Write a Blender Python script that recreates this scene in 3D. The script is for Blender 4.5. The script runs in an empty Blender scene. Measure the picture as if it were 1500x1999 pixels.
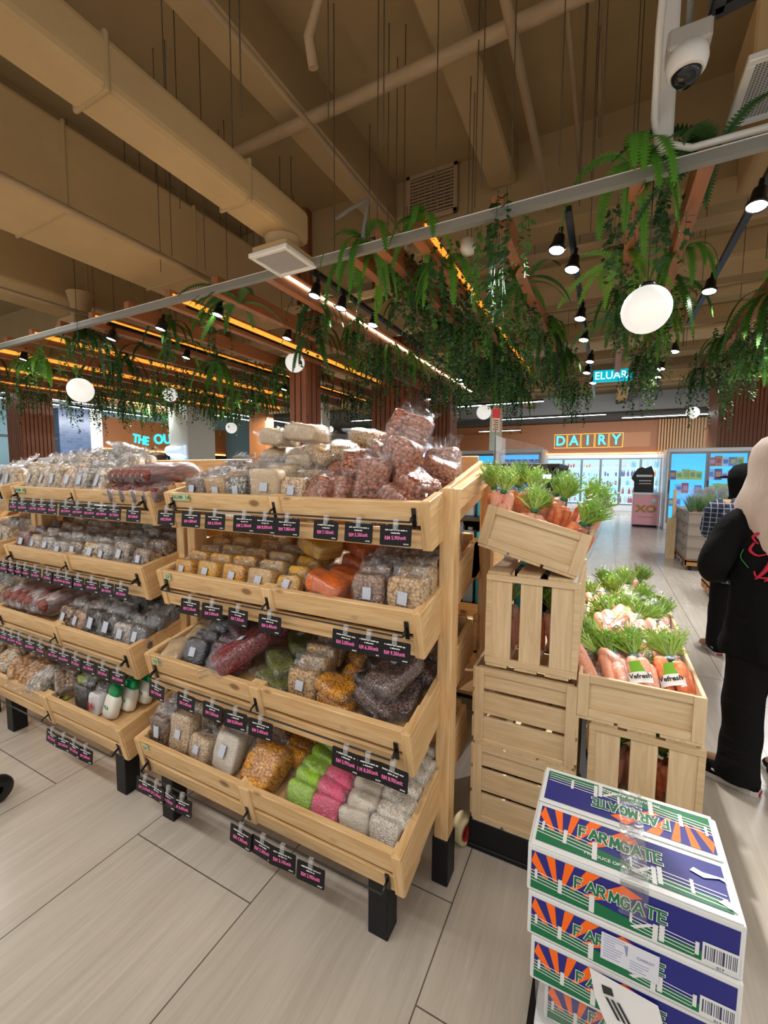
import bpy, math, random
from mathutils import Vector, Matrix, Euler, noise
PI = math.pi
R_ = math.radians
random.seed(7)
S = bpy.context.scene
COL = S.collection

# ---------------------------------------------------------------- camera
CAM_H, PITCH, YAW, ROLL, FPX = 1.45, R_(-5.0), R_(27.2), R_(0.4), 840.0
fw = Vector((-math.sin(YAW)*math.cos(PITCH), math.cos(YAW)*math.cos(PITCH), math.sin(PITCH)))
rt = Vector((math.cos(YAW), math.sin(YAW), 0)); up = rt.cross(fw)
rt2 = rt*math.cos(ROLL)+up*math.sin(ROLL); up2 = -rt*math.sin(ROLL)+up*math.cos(ROLL)
cd = bpy.data.cameras.new('camera'); cam = bpy.data.objects.new('camera', cd); COL.objects.link(cam)
cam.matrix_world = Matrix(((rt2.x, up2.x, -fw.x, 0), (rt2.y, up2.y, -fw.y, 0), (rt2.z, up2.z, -fw.z, CAM_H), (0, 0, 0, 1)))
cd.sensor_fit = 'HORIZONTAL'; cd.sensor_width = 36; cd.lens = FPX/1500*36; cd.clip_start = .02; cd.clip_end = 200
S.camera = cam

# ---------------------------------------------------------------- world, exposure, large lights
w = bpy.data.worlds.new('world'); S.world = w; w.use_nodes = True
w.node_tree.nodes['Background'].inputs[0].default_value = (1.0, .97, .93, 1)
w.node_tree.nodes['Background'].inputs[1].default_value = .33
S.view_settings.view_transform = 'Standard'; S.view_settings.look = 'None'
S.view_settings.gamma = 1; S.view_settings.use_curve_mapping = False
S.view_settings.exposure = 1.08

def area(name, loc, sx, sy, power, color=(1, .97, .93), rot=(0, 0, 0)):
    d = bpy.data.lights.new(name, 'AREA'); d.shape = 'RECTANGLE'; d.size = sx; d.size_y = sy; d.energy = power; d.color = color
    o = bpy.data.objects.new(name, d); o.location = loc; o.rotation_euler = rot; COL.objects.link(o); return o
def spot(name, loc, target, power, color=(1, .97, .92), ang=80, blend=.6, size=.03):
    d = bpy.data.lights.new(name, 'SPOT'); d.energy = power; d.color = color; d.spot_size = R_(ang); d.spot_blend = blend; d.shadow_soft_size = size
    o = bpy.data.objects.new(name, d); o.location = loc
    o.rotation_euler = (Vector(target)-Vector(loc)).to_track_quat('-Z', 'Y').to_euler(); COL.objects.link(o); return o

area('aisle_light', (-1.8, -.9, 3.2), 4.5, .25, 42)
area('aisle_light', (-6.0, .2, 3.2), .25, 4.0, 42)
area('aisle_light', (2.6, 0.6, 3.2), .25, 4.0, 30)
area('case_light', (-9.5, 9.5, 3.3), .3, 6.0, 190, (.9, .96, 1))
area('case_light', (-14.5, 9.5, 3.6), .3, 6.0, 170, (.9, .96, 1), (0, R_(30), 0))
area('case_light', (.5, 16.8, 3.35), 8.0, .3, 150, (.95, .97, 1), (R_(35), 0, 0))
area('case_light', (2.6, 8.5, 3.3), .3, 6.0, 90, (.95, .97, 1))
spot('spot_light', (-.28, 3.25, 2.92), (-1.1, 1.2, .3), 190)
spot('spot_light', (-.28, 3.6, 2.92), (-.2, 1.7, .4), 55)
spot('spot_light', (-2.15, 3.3, 2.92), (-1.6, 1.2, .2), 200)
spot('spot_light', (-2.15, 3.7, 2.92), (-2.7, 1.2, .3), 170)
spot('spot_light', (-3.6, 3.2, 2.92), (-3.2, 1.2, .2), 180)
spot('spot_light', (.72, 3.2, 2.92), (.3, 1.0, .4), 45)
spot('spot_light', (.7, 4.4, 2.92), (1.2, 5.5, .4), 80)
spot('spot_light', (-.28, 5.0, 2.92), (.6, 6.5, 0), 80)

# ---------------------------------------------------------------- materials
def mat(name, color=(.8, .8, .8), rough=.5, metal=0, spec=.5, emit=None, es=0, coat=0):
    m = bpy.data.materials.new(name); m.use_nodes = True
    b = m.node_tree.nodes['Principled BSDF']
    b.inputs['Base Color'].default_value = (*color, 1); b.inputs['Roughness'].default_value = rough
    b.inputs['Metallic'].default_value = metal; b.inputs['Specular IOR Level'].default_value = spec
    b.inputs['Coat Weight'].default_value = coat
    if emit: b.inputs['Emission Color'].default_value = (*emit, 1); b.inputs['Emission Strength'].default_value = es
    return m
class NT:
    def __init__(s, m): s.t = m.node_tree; s.b = s.t.nodes.get('Principled BSDF')
    def n(s, t, **k):
        q = s.t.nodes.new(t)
        for a, v in k.items():
            if a in q.inputs.keys() if isinstance(a, str) and not hasattr(q, a) else False: q.inputs[a].default_value = v
            else: setattr(q, a, v)
        return q
    def l(s, a, b): s.t.links.new(a, b)
    def coords(s, scale=(1, 1, 1), kind='Object', rot=(0, 0, 0)):
        tc = s.n('ShaderNodeTexCoord'); mp = s.n('ShaderNodeMapping')
        mp.inputs['Scale'].default_value = scale; mp.inputs['Rotation'].default_value = rot
        s.l(tc.outputs[kind], mp.inputs[0]); return mp.outputs[0]
    def ramp(s, fac, stops, mode='LINEAR'):
        r = s.n('ShaderNodeValToRGB'); r.color_ramp.interpolation = mode; e = r.color_ramp.elements
        while len(e) < len(stops): e.new(.5)
        for i, (p, c) in enumerate(stops): e[i].position = p; e[i].color = (*c, 1)
        s.l(fac, r.inputs[0]); return r.outputs[0]
    def noise(s, vec, scale, detail=3, rough=.55, dist=0):
        q = s.n('ShaderNodeTexNoise'); q.inputs['Scale'].default_value = scale; q.inputs['Detail'].default_value = detail
        q.inputs['Roughness'].default_value = rough; q.inputs['Distortion'].default_value = dist
        s.l(vec, q.inputs['Vector']); return q.outputs['Fac']
    def vor(s, vec, scale, rnd=1, feature='F1'):
        q = s.n('ShaderNodeTexVoronoi'); q.feature = feature; q.inputs['Scale'].default_value = scale; q.inputs['Randomness'].default_value = rnd
        s.l(vec, q.inputs['Vector']); return q
    def mix(s, fac, a, b, mode='MIX'):
        q = s.n('ShaderNodeMix'); q.data_type = 'RGBA'; q.blend_type = mode
        for i, v in ((0, fac), (6, a), (7, b)):
            if isinstance(v, (int, float)): q.inputs[i].default_value = v
            elif isinstance(v, tuple): q.inputs[i].default_value = (*v, 1)
            else: s.l(v, q.inputs[i])
        return q.outputs[2]
    def bump(s, h, strength=.3, dist=.002):
        q = s.n('ShaderNodeBump'); q.inputs['Strength'].default_value = strength; q.inputs['Distance'].default_value = dist
        s.l(h, q.inputs['Height']); s.l(q.outputs[0], s.b.inputs['Normal']); return q

def wood(name, ax, c1, c2, knot=(.28, .14, .05), rough=.45, grain=1.0):
    m = mat(name, c1, rough); t = NT(m)
    sc = [1, 1, 1]; sc[ax] = .07
    v = t.coords(tuple(sc))
    g = t.noise(v, 38*grain, 4, .6, 1.2); g2 = t.noise(v, 150*grain, 2)
    c = t.ramp(g, [(.3, c2), (.62, c1)])
    c = t.mix(.25, c, t.ramp(g2, [(.35, c2), (.65, c1)]))
    sk = [1, 1, 1]; sk[ax] = .55
    k = t.vor(t.coords(tuple(sk)), 7.5)
    kf = t.ramp(k.outputs['Distance'], [(.07, (1, 1, 1)), (.13, (0, 0, 0))])
    sel = t.ramp(k.outputs['Color'], [(.6, (0, 0, 0)), (.62, (1, 1, 1))])
    kk = t.mix(1.0, kf, sel, 'MULTIPLY')
    c = t.mix(kk, c, knot)
    # each board its own tone
    oi = t.n('ShaderNodeObjectInfo'); tone = t.ramp(oi.outputs['Random'], [(0, (.86, .84, .8)), (1, (1.0, 1.0, 1.0))])
    c = t.mix(1.0, c, tone, 'MULTIPLY')
    t.l(c, t.b.inputs['Base Color']); t.bump(g2, .15, .001)
    return m
PINE1, PINE2 = (.82, .57, .30), (.56, .31, .11)
pine = [wood('pine_%s' % 'xyz'[i], i, PINE1, PINE2) for i in range(3)]
CR1, CR2 = (.78, .61, .39), (.60, .42, .22)
crate_w = [wood('crate_pine_%s' % 'xyz'[i], i, CR1, CR2, (.25, .11, .05), .6) for i in range(3)]
beam_w = wood('pergola_wood', 1, (.50, .20, .08), (.34, .12, .045), (.2, .07, .03), .5)
slat_w = wood('fluted_wood', 2, (.36, .13, .055), (.22, .07, .03), (.15, .05, .03), .45)
panel_w = wood('panel_wood', 2, (.34, .12, .032), (.27, .09, .022), (.27, .09, .022), .5)
black = mat('black_metal', (.006, .006, .007), .35)
black_p = mat('black_paint', (.006, .0065, .008), .5, spec=.3)
tagblack = mat('chalkboard_card', (.005, .0045, .006), .4, spec=.3)
white = mat('white_paint', (.8, .8, .78), .4)
grey = mat('galvanised_metal', (.24, .235, .21), .5, .0)
pink_ink = mat('pink_chalk_ink', (.80, .16, .42), .6)
white_ink = mat('white_chalk_ink', (.8, .8, .78), .6)
bead = mat('sticker_white', (.72, .76, .82), .4)

def film_mat(name, haze=.10, tint=(.97, .97, .97)):
    gk = .45 if 'carrot' in name else 1.0
    m = bpy.data.materials.new(name); m.use_nodes = True; nt = m.node_tree; nt.nodes.clear()
    t = NT(m)
    out = t.n('ShaderNodeOutputMaterial'); tr = t.n('ShaderNodeBsdfTransparent'); tr.inputs[0].default_value = (*tint, 1)
    gl = t.n('ShaderNodeBsdfGlossy'); gl.inputs['Roughness'].default_value = .17; gl.inputs[0].default_value = (.9, .93, .98, 1)
    df = t.n('ShaderNodeBsdfDiffuse'); df.inputs[0].default_value = (.8, .8, .8, 1)
    v = t.coords()
    q = t.n('ShaderNodeTexNoise'); q.inputs['Scale'].default_value = 34; q.inputs['Detail'].default_value = 3.5; q.inputs['Distortion'].default_value = 1.4; t.l(v, q.inputs['Vector'])
    bp = t.n('ShaderNodeBump'); bp.inputs['Strength'].default_value = .9; bp.inputs['Distance'].default_value = .012; t.l(q.outputs['Fac'], bp.inputs['Height'])
    for x in (gl, df): t.l(bp.outputs[0], x.inputs['Normal'])
    lw = t.n('ShaderNodeLayerWeight'); lw.inputs[0].default_value = .22; t.l(bp.outputs[0], lw.inputs['Normal'])
    m1 = t.n('ShaderNodeMixShader'); m1.inputs[0].default_value = haze; t.l(tr.outputs[0], m1.inputs[1]); t.l(df.outputs[0], m1.inputs[2])
    m2 = t.n('ShaderNodeMixShader')
    mr = t.n('ShaderNodeMath'); mr.operation = 'MULTIPLY_ADD'; mr.inputs[1].default_value = .42*gk; mr.inputs[2].default_value = .06*gk
    t.l(lw.outputs['Facing'], mr.inputs[0]); t.l(mr.outputs[0], m2.inputs[0])
    t.l(m1.outputs[0], m2.inputs[1]); t.l(gl.outputs[0], m2.inputs[2]); t.l(m2.outputs[0], out.inputs[0])
    return m
film = film_mat('clear_bag_film', .02)
film_c = film_mat('carrot_bag_film', .0)
clear = film_mat('clear_plastic_clip', .25)
film_h = film_mat('hazy_bag_film', .10)
acrylic = film_mat('acrylic_sheet', .06)

def grain(name, a, b, gap, size, bump=.8, rough=.45, stretch=(1, 1, 1), stripe=None):
    m = mat(name, a, rough); t = NT(m)
    k = t.vor(t.coords(stretch), 1/size, .75)
    sep = t.n('ShaderNodeSeparateColor'); t.l(k.outputs['Color'], sep.inputs[0])
    c = t.ramp(sep.outputs[0], [(0, a), (1, b)])
    if stripe: c = t.ramp(sep.outputs[1], [(0, a), (.45, b), (.5, stripe), (1, stripe)])
    g = t.ramp(k.outputs['Distance'], [(.42, (0, 0, 0)), (.75, (1, 1, 1))])  # cell edges darkened: shade between the grains painted into the colour
    c = t.mix(g, c, gap)
    t.l(c, t.b.inputs['Base Color'])
    inv = t.n('ShaderNodeMath'); inv.operation = 'SUBTRACT'; inv.inputs[0].default_value = 1; t.l(k.outputs['Distance'], inv.inputs[1])
    t.bump(inv.outputs[0], bump, size*.5)
    return m
G = {
 'tan':    grain('tan_millet_grain', (.62, .40, .18), (.50, .30, .12), (.30, .17, .07), .004),
 'stripe': grain('striped_seed_grain', (.06, .05, .045), (.16, .13, .10), (.03, .03, .03), .007, stripe=(.55, .50, .40)),
 'cream':  grain('cream_sesame_grain', (.68, .52, .32), (.58, .42, .24), (.44, .30, .16), .003, .5),
 'chick':  grain('chickpea_grain', (.72, .50, .27), (.60, .38, .18), (.24, .13, .06), .0105),
 'peanut': grain('red_peanut_grain', (.40, .13, .07), (.54, .22, .12), (.14, .04, .02), .0125),
 'hazel':  grain('brown_bean_grain', (.28, .15, .09), (.40, .24, .15), (.09, .04, .03), .011),
 'yellow': grain('yellow_dhal_grain', (.80, .46, .05), (.70, .36, .03), (.45, .20, .02), .005),
 'gold':   grain('golden_noodle_grain', (.78, .40, .03), (.66, .30, .02), (.38, .15, .01), .007, stretch=(1, .35, 1)),
 'pale':   grain('pale_lentil_grain', (.74, .48, .20), (.64, .38, .13), (.40, .22, .07), .005),
 'orange': grain('orange_lentil_grain', (.85, .20, .03), (.75, .15, .02), (.50, .09, .01), .0045),
 'turm':   grain('turmeric_powder', (.70, .38, .02), (.66, .34, .02), (.6, .3, .02), .003, .15),
 'black':  grain('black_bean_grain', (.02, .02, .024), (.05, .05, .06), (.005, .005, .006), .009),
 'purple': grain('purple_bean_grain', (.10, .02, .04), (.17, .05, .09), (.03, .008, .012), .009),
 'kidney': grain('red_kidney_bean_grain', (.22, .015, .025), (.32, .03, .04), (.06, .005, .008), .0095),
 'mung':   grain('green_mung_bean_grain', (.14, .16, .04), (.22, .22, .06), (.05, .05, .015), .0055),
 'soy':    grain('soybean_grain', (.66, .44, .20), (.52, .32, .13), (.22, .11, .04), .0085),
 'corn':   grain('popping_corn_grain', (.78, .36, .02), (.62, .24, .02), (.26, .09, .01), .0085),
 'choc':   grain('dark_seed_grain', (.07, .03, .025), (.13, .07, .06), (.02, .01, .01), .007, stripe=(.22, .14, .12)),
 'brown':  grain('brown_twig_grain', (.17, .09, .05), (.25, .15, .09), (.06, .03, .02), .012, stretch=(1, .4, 1)),
 'white':  grain('white_pearl_grain', (.76, .72, .64), (.66, .60, .52), (.45, .38, .30), .008),
 'beige':  grain('beige_bean_grain', (.70, .54, .36), (.60, .43, .26), (.34, .22, .12), .008),
 'sago':   grain('fine_sago_grain', (.70, .64, .54), (.62, .55, .45), (.48, .40, .30), .0035, .5),
 'lime':   grain('lime_pearl_grain', (.42, .66, .06), (.32, .56, .04), (.20, .38, .02), .0045),
 'pink':   grain('pink_pearl_grain', (.86, .18, .30), (.78, .12, .24), (.55, .05, .12), .0045),
 'mush':   grain('dried_mushroom_pieces', (.20, .12, .08), (.44, .30, .18), (.07, .04, .03), .016, 1, .7),
 'figs':   grain('dried_orange_pieces', (.62, .33, .12), (.48, .22, .07), (.18, .08, .03), .02, 1, .6),
 'dark':   grain('dried_black_fungus', (.03, .028, .028), (.10, .085, .08), (.01, .01, .01), .013, 1, .6),
 'chili':  grain('dried_dark_red_chilli', (.16, .03, .02), (.28, .07, .05), (.04, .01, .01), .012, 1, .5, (1, .4, 1)),
 'anch':   grain('dried_silver_anchovy', (.42, .38, .34), (.56, .50, .42), (.16, .13, .11), .011, 1, .5, (1, .4, 1)),
 'slice':  grain('dried_pale_slices', (.66, .52, .34), (.54, .40, .24), (.24, .16, .09), .014, 1, .6),
}

# ---------------------------------------------------------------- mesh builder
class MB:
    def __init__(s): s.v = []; s.f = []; s.m = []; s.sm = []
    def add(s, vs, fs, mi=0, smooth=False, M=None):
        o = len(s.v)
        for p in vs:
            p = Vector(p)
            s.v.append(M @ p if M else p)
        for f in fs: s.f.append(tuple(i+o for i in f)); s.m.append(mi); s.sm.append(smooth)
        return s
    def box(s, x0, x1, y0, y1, z0, z1, mi=0, M=None):
        vs = [(x, y, z) for z in (z0, z1) for y in (y0, y1) for x in (x0, x1)]
        return s.add(vs, [(0, 2, 3, 1), (4, 5, 7, 6), (0, 1, 5, 4), (2, 6, 7, 3), (0, 4, 6, 2), (1, 3, 7, 5)], mi, False, M)
    def bar(s, a, b, wx, wz, mi=0, upv=(0, 0, 1)):
        a, b = Vector(a), Vector(b); d = (b-a); L = d.length; d.normalize(); u = Vector(upv)
        if abs(d.dot(u)) > .98: u = Vector((0, 1, 0))
        x = d.cross(u).normalized(); z = x.cross(d).normalized()
        M = Matrix(((x.x, d.x, z.x, a.x), (x.y, d.y, z.y, a.y), (x.z, d.z, z.z, a.z), (0, 0, 0, 1)))
        return s.box(-wx/2, wx/2, 0, L, -wz/2, wz/2, mi, M)
    def tube(s, pts, r, n=8, mi=0, caps=True, sx=1.0):
        pts = [Vector(p) for p in pts]; rs = r if isinstance(r, (list, tuple)) else [r]*len(pts)
        o = len(s.v); prev = None
        for i, p in enumerate(pts):
            d = (pts[min(i+1, len(pts)-1)]-pts[max(i-1, 0)])
            if d.length < 1e-9: d = Vector((0, 0, 1))
            d.normalize()
            if prev is None:
                u = Vector((0, 0, 1)) if abs(d.z) < .9 else Vector((1, 0, 0)); x = d.cross(u).normalized()
            else: x = (prev-d*prev.dot(d)).normalized()
            prev = x; y = d.cross(x)
            for k in range(n):
                a = 2*PI*k/n; s.v.append(p+x*math.cos(a)*rs[i]*sx+y*math.sin(a)*rs[i])
        for i in range(len(pts)-1):
            for k in range(n):
                s.f.append((o+i*n+k, o+i*n+(k+1) % n, o+(i+1)*n+(k+1) % n, o+(i+1)*n+k)); s.m.append(mi); s.sm.append(True)
        if caps:
            s.f.append(tuple(o+k for k in reversed(range(n)))); s.m.append(mi); s.sm.append(False)
            e = o+(len(pts)-1)*n; s.f.append(tuple(e+k for k in range(n))); s.m.append(mi); s.sm.append(False)
        return s
    def lathe(s, prof, n=24, mi=0, M=None, smooth=True):
        vs = []; fs = []
        for r, z in prof:
            for k in range(n): a = 2*PI*k/n; vs.append((r*math.cos(a), r*math.sin(a), z))
        for i in range(len(prof)-1):
            for k in range(n): fs.append((i*n+k, i*n+(k+1) % n, (i+1)*n+(k+1) % n, (i+1)*n+k))
        return s.add(vs, fs, mi, smooth, M)
    def rings(s, rings, mi=0, smooth=True, cap=True):
        n = len(rings[0]); o = len(s.v)
        for r in rings: s.v += [Vector(p) for p in r]
        for i in range(len(rings)-1):
            for k in range(n):
                s.f.append((o+i*n+k, o+i*n+(k+1) % n, o+(i+1)*n+(k+1) % n, o+(i+1)*n+k)); s.m.append(mi); s.sm.append(smooth)
        if cap:
            s.f.append(tuple(o+k for k in reversed(range(n)))); s.m.append(mi); s.sm.append(smooth)
            e = o+(len(rings)-1)*n; s.f.append(tuple(e+k for k in range(n))); s.m.append(mi); s.sm.append(smooth)
        return s
    def poly(s, pts, mi=0, M=None): return s.add(pts, [tuple(range(len(pts)))], mi, False, M)
    def build(s, name, mats, parent=None, bevel=0, seg=1, loc=None, rot=None):
        me = bpy.data.meshes.new(name); me.from_pydata([tuple(p) for p in s.v], [], s.f); me.update()
        if not isinstance(mats, (list, tuple)): mats = [mats]
        for x in mats: me.materials.append(x)
        me.polygons.foreach_set('material_index', s.m); me.polygons.foreach_set('use_smooth', s.sm)
        o = bpy.data.objects.new(name, me); COL.objects.link(o)
        if parent: o.parent = parent
        if loc: o.location = loc
        if rot: o.rotation_euler = rot
        if bevel:
            b = o.modifiers.new('bevel', 'BEVEL'); b.width = bevel; b.segments = seg; b.limit_method = 'ANGLE'
        return o

def tag(o, label, cat, group=None, kind=None):
    o['label'] = label; o['category'] = cat
    if group: o['group'] = group
    if kind: o['kind'] = kind
    return o
def empty(name, loc=(0, 0, 0), rot=(0, 0, 0), label=None, cat=None, group=None):
    o = bpy.data.objects.new(name, None); o.empty_display_size = .05; COL.objects.link(o); o.location = loc; o.rotation_euler = rot
    if label: tag(o, label, cat, group)
    return o
def struct(o): o['kind'] = 'structure'; return o
def copy_tree(o, parent=None):
    c = o.copy(); COL.objects.link(c); c.parent = parent
    for ch in o.children: copy_tree(ch, c)
    return c
def dup(proto, loc, rot=None, scale=None, label=None, group=None):
    c = copy_tree(proto); c.location = loc
    if rot is not None: c.rotation_euler = rot
    if scale is not None: c.scale = scale if isinstance(scale, tuple) else (scale,)*3
    if label: c['label'] = label
    if group: c['group'] = group
    return c
class Pool:                      # first use moves the prototype itself, later uses copy it
    def __init__(s): s.d = {}
    def get(s, key, make):
        if key not in s.d: s.d[key] = make(); return s.d[key]
        return copy_tree(s.d[key])
pool = Pool()
def text(body, size, material, name='lettering', extrude=.0006, offset=0, parent=None, loc=(0, 0, 0), rot=(0, 0, 0), align='CENTER', sx=1, shear=0, res=3, spacing=1):
    c = bpy.data.curves.new(name, 'FONT'); c.body = body; c.size = size; c.extrude = extrude; c.offset = offset; c.align_x = align; c.align_y = 'CENTER'
    c.shear = shear; c.resolution_u = res; c.space_character = spacing
    t = bpy.data.objects.new(name, c); COL.objects.link(t)
    dg = bpy.context.evaluated_depsgraph_get(); me = bpy.data.meshes.new_from_object(t.evaluated_get(dg))
    bpy.data.objects.remove(t); bpy.data.curves.remove(c)
    me.materials.clear(); me.materials.append(material)
    o = bpy.data.objects.new(name, me); COL.objects.link(o); o.parent = parent; o.location = loc; o.rotation_euler = rot; o.scale = (sx, 1, 1)
    return o
ORD = ['frontmost', 'second from the front', 'third from the front', 'fourth from the front', 'fifth from the front', 'sixth from the front',
       'seventh from the front', 'eighth from the front', 'ninth from the front', 'tenth from the front']
# ================================================================ SETTING
fm = mat('floor_tile', (.5, .45, .39), .22, spec=.5); t = NT(fm)
tc = t.n('ShaderNodeTexCoord'); mp = t.n('ShaderNodeMapping')
# brick rows run along world Y: swap axes
mp.inputs['Rotation'].default_value = (0, 0, PI/2)
t.l(tc.outputs['Object'], mp.inputs[0])
off = t.n('ShaderNodeVectorMath'); off.operation = 'ADD'; off.inputs[1].default_value = (.082+1.22*8, .398+.6067*40, 0); t.l(mp.outputs[0], off.inputs[0])
br = t.n('ShaderNodeTexBrick'); br.offset = .74; br.offset_frequency = 2; br.squash = 1
for k, v_ in (('Scale', 1), ('Mortar Size', .0022), ('Mortar Smooth', .1), ('Brick Width', 1.22), ('Row Height', .6067), ('Bias', 0)): br.inputs[k].default_value = v_
br.inputs['Color1'].default_value = (.56, .512, .445, 1); br.inputs['Color2'].default_value = (.525, .478, .415, 1); br.inputs['Mortar'].default_value = (.12, .10, .085, 1)
t.l(off.outputs[0], br.inputs['Vector'])
v = t.coords((1, .05, 1)); g = t.noise(v, 45, 5, .7, .6); g3 = t.noise(t.coords((1, .25, 1)), 6, 3)
st = t.ramp(g, [(.3, (.86, .85, .84)), (.7, (1.06, 1.06, 1.06))])
c = t.mix(1, br.outputs['Color'], st, 'MULTIPLY')
c = t.mix(1, c, t.ramp(g3, [(.3, (.92, .91, .9)), (.7, (1.05, 1.05, 1.05))]), 'MULTIPLY')
t.l(c, t.b.inputs['Base Color']); t.l(t.ramp(g, [(.2, (.17,)*3), (.8, (.30,)*3)]), t.b.inputs['Roughness'])
struct(MB().box(-19.5, 9, -4, 22, -.1, 0).build('floor', fm))

def paint(name, col, rough=.85, sc=3):
    m = mat(name, col, rough, spec=.2); t = NT(m); n = t.noise(t.coords(), sc, 4)
    t.l(t.mix(n, tuple(x*.88 for x in col), tuple(min(1, x*1.1) for x in col)), t.b.inputs['Base Color'])
    t.bump(t.noise(t.coords(), 120, 2), .15, .004); return m
slab_m = paint('ceiling_tan_paint', (.36, .255, .125))
beam_m = paint('beam_tan_paint', (.42, .30, .15))
duct_m = paint('duct_insulation_tan', (.52, .365, .18), .7)
pipe_m = paint('pipe_tan_paint', (.44, .32, .19), .6)
rod_m = mat('rod_dark', (.09, .065, .04), .5, .3)
struct(MB().box(-19.5, 9, -4, 22, 5.0, 5.2).build('ceiling', slab_m))
# deep concrete beams on the slab
for i, (x0, x1, y0, y1, z0) in enumerate([(-2.75, -2.45, -4, 5.05, 4.55), (-1.3, -1.0, -4, 5.05, 4.6), (-5.4, -5.0, -4, 5.05, 4.6), (-8.6, -8.2, -4, 5.05, 4.6), (1.8, 2.2, -4, 5.05, 4.6),
                                          (-19, 9, 5.05, 5.45, 4.1), (-19, 9, 8.4, 8.8, 4.3), (-19, 9, 12.2, 12.6, 4.3), (-19, 9, 15.8, 16.2, 4.3),
                                          (-3.4, -3.0, 5.45, 21, 4.5), (.2, .6, 5.45, 21, 4.5), (3.5, 3.9, 5.45, 21, 4.5), (-7.2, -6.8, 5.45, 21, 4.5), (-11.2, -10.8, 5.45, 21, 4.5)]):
    struct(MB().box(x0, x1, y0, y1, z0, 5.02).build('trim_%d' % (i+1), beam_m, bevel=.02))
# back wall over the dairy cases
struct(MB().box(-19.5, 9, 21.4, 21.6, 0, 5).build('wall_back', mat('wall_grey', (.40, .40, .38), .7)))
struct(MB().box(-19.6, -19.4, -4, 21.5, 0, 5).build('wall_left', mat('wall_pale_blue', (.30, .48, .54), .6)))
dk = mat('dark_soffit', (.05, .045, .04), .8)
fas = empty('wood_fascia', (-.5, 21, 2.43), label='long wood-veneer fascia above the dairy cases behind the blue glowing word', cat='wall panel')
MB().box(-10.5, 2.9, .0, .35, 0, 1.33).build('panel', panel_w, fas)
glow = mat('cove_light_orange', (1, .5, .1), .5, emit=(1, .42, .06), es=5)
MB().box(-10.4, 2.5, -.03, .0, -.04, .005).build('cove_light', glow, fas)
MB().box(1.0, 2.05, -.004, 0, .25, .85).add([], []).build('access_hatch', mat('hatch_wood', (.40, .165, .055), .5), fas)
struct(MB().box(-19.4, 9, 20.2, 21.4, 3.78, 4.0).build('trim_20', dk))
# left shop front: wood panel with cove light, blue brick pier, pale room
lf = empty('wood_fascia', (-18.6, 10.2, 2.43), label='orange-lit wood panel behind the second shop sign at far left', cat='wall panel')
MB().box(-.79, 0, -.25, 7.0, 0, 1.33).build('panel', panel_w, lf)
MB().box(0, .04, -.2, 6.9, -.03, .03).build('cove_light', glow, lf)
MB().box(-.4, .02, -.1, 7, -1.0, -.06).build('dark_counter_front', black_p, lf)
bm = mat('blue_glazed_brick', (.03, .05, .10), .25); t = NT(bm); b = t.n('ShaderNodeTexBrick'); b.inputs['Scale'].default_value = 2.2
b.inputs['Color1'].default_value = (.05, .075, .15, 1); b.inputs['Color2'].default_value = (.085, .12, .21, 1); b.inputs['Mortar'].default_value = (.10, .13, .2, 1); b.inputs['Mortar Size'].default_value = .012
cx_ = t.n('ShaderNodeCombineXYZ'); tcc = t.n('ShaderNodeTexCoord'); sp = t.n('ShaderNodeSeparateXYZ'); t.l(tcc.outputs['Object'], sp.inputs[0]); t.l(sp.outputs[1], cx_.inputs[0]); t.l(sp.outputs[2], cx_.inputs[1]); t.l(cx_.outputs[0], b.inputs['Vector']); t.l(b.outputs['Color'], t.b.inputs['Base Color'])
tag(MB().box(-18.4, -17.5, 8.55, 9.6, 0, 3.9).build('brick_pier', bm), 'pier faced in dark blue glazed brick beside the pale blue room', 'pillar')
wp = mat('white_column_paint', (.74, .74, .68), .6)
struct(MB().box(-18.2, -17.6, 9.66, 10.1, 0, 3.9).build('trim_21', wp))
struct(MB().box(-19.3, -15.5, 3.0, 8.5, 3.72, 3.9).build('trim_22', mat('white_soffit', (.62, .66, .68), .6)))
sh = empty('hanging_plant_shelf', (-17.0, 6.9, 2.55), label='black metal frame shelf hung from the white soffit in the blue room', cat='shelf')
m_ = MB(); m_.box(-.05, .3, -1.2, 1.2, 0, .06).box(0, .06, 1.14, 1.2, 0, 1.2).box(.22, .28, 1.0, 1.06, 0, 1.2).box(0, .06, -1.2, -1.14, 0, 1.2); m_.build('frame', black, sh)
for i, (yy, hh) in enumerate(((6.0, .24), (6.5, .2), (7.3, .32), (7.7, .15))):
    p = empty('potted_plant', (-16.9, yy, 2.61), label=('small', 'low', 'tall', 'tiny')[i]+' leafy potted plant on the black hanging shelf of the blue room', cat='plant')
    MB().lathe([(.0, 0), (.05, 0), (.07, .1), (.06, .1), (0, .09)], 10).build('pot', wp, p)
    m_ = MB(); rr = random.Random(i)
    for k in range(36):
        a = rr.random()*2*PI; L = hh*(.5+.5*rr.random()); el = rr.uniform(.3, 1.3); d = Vector((math.cos(a)*math.cos(el), math.sin(a)*math.cos(el), math.sin(el)))
        s_ = d.cross(Vector((0, 0, 1))).normalized()*.03
        m_.add([(0, 0, .09), d*L*.6+s_+Vector((0, 0, .09)), d*L+Vector((0, 0, .07)), d*L*.6-s_+Vector((0, 0, .09))], [(0, 1, 2, 3)])
    m_.build('foliage', mat('pot_leaf', (.10, .22, .04), .5), p)

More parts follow.
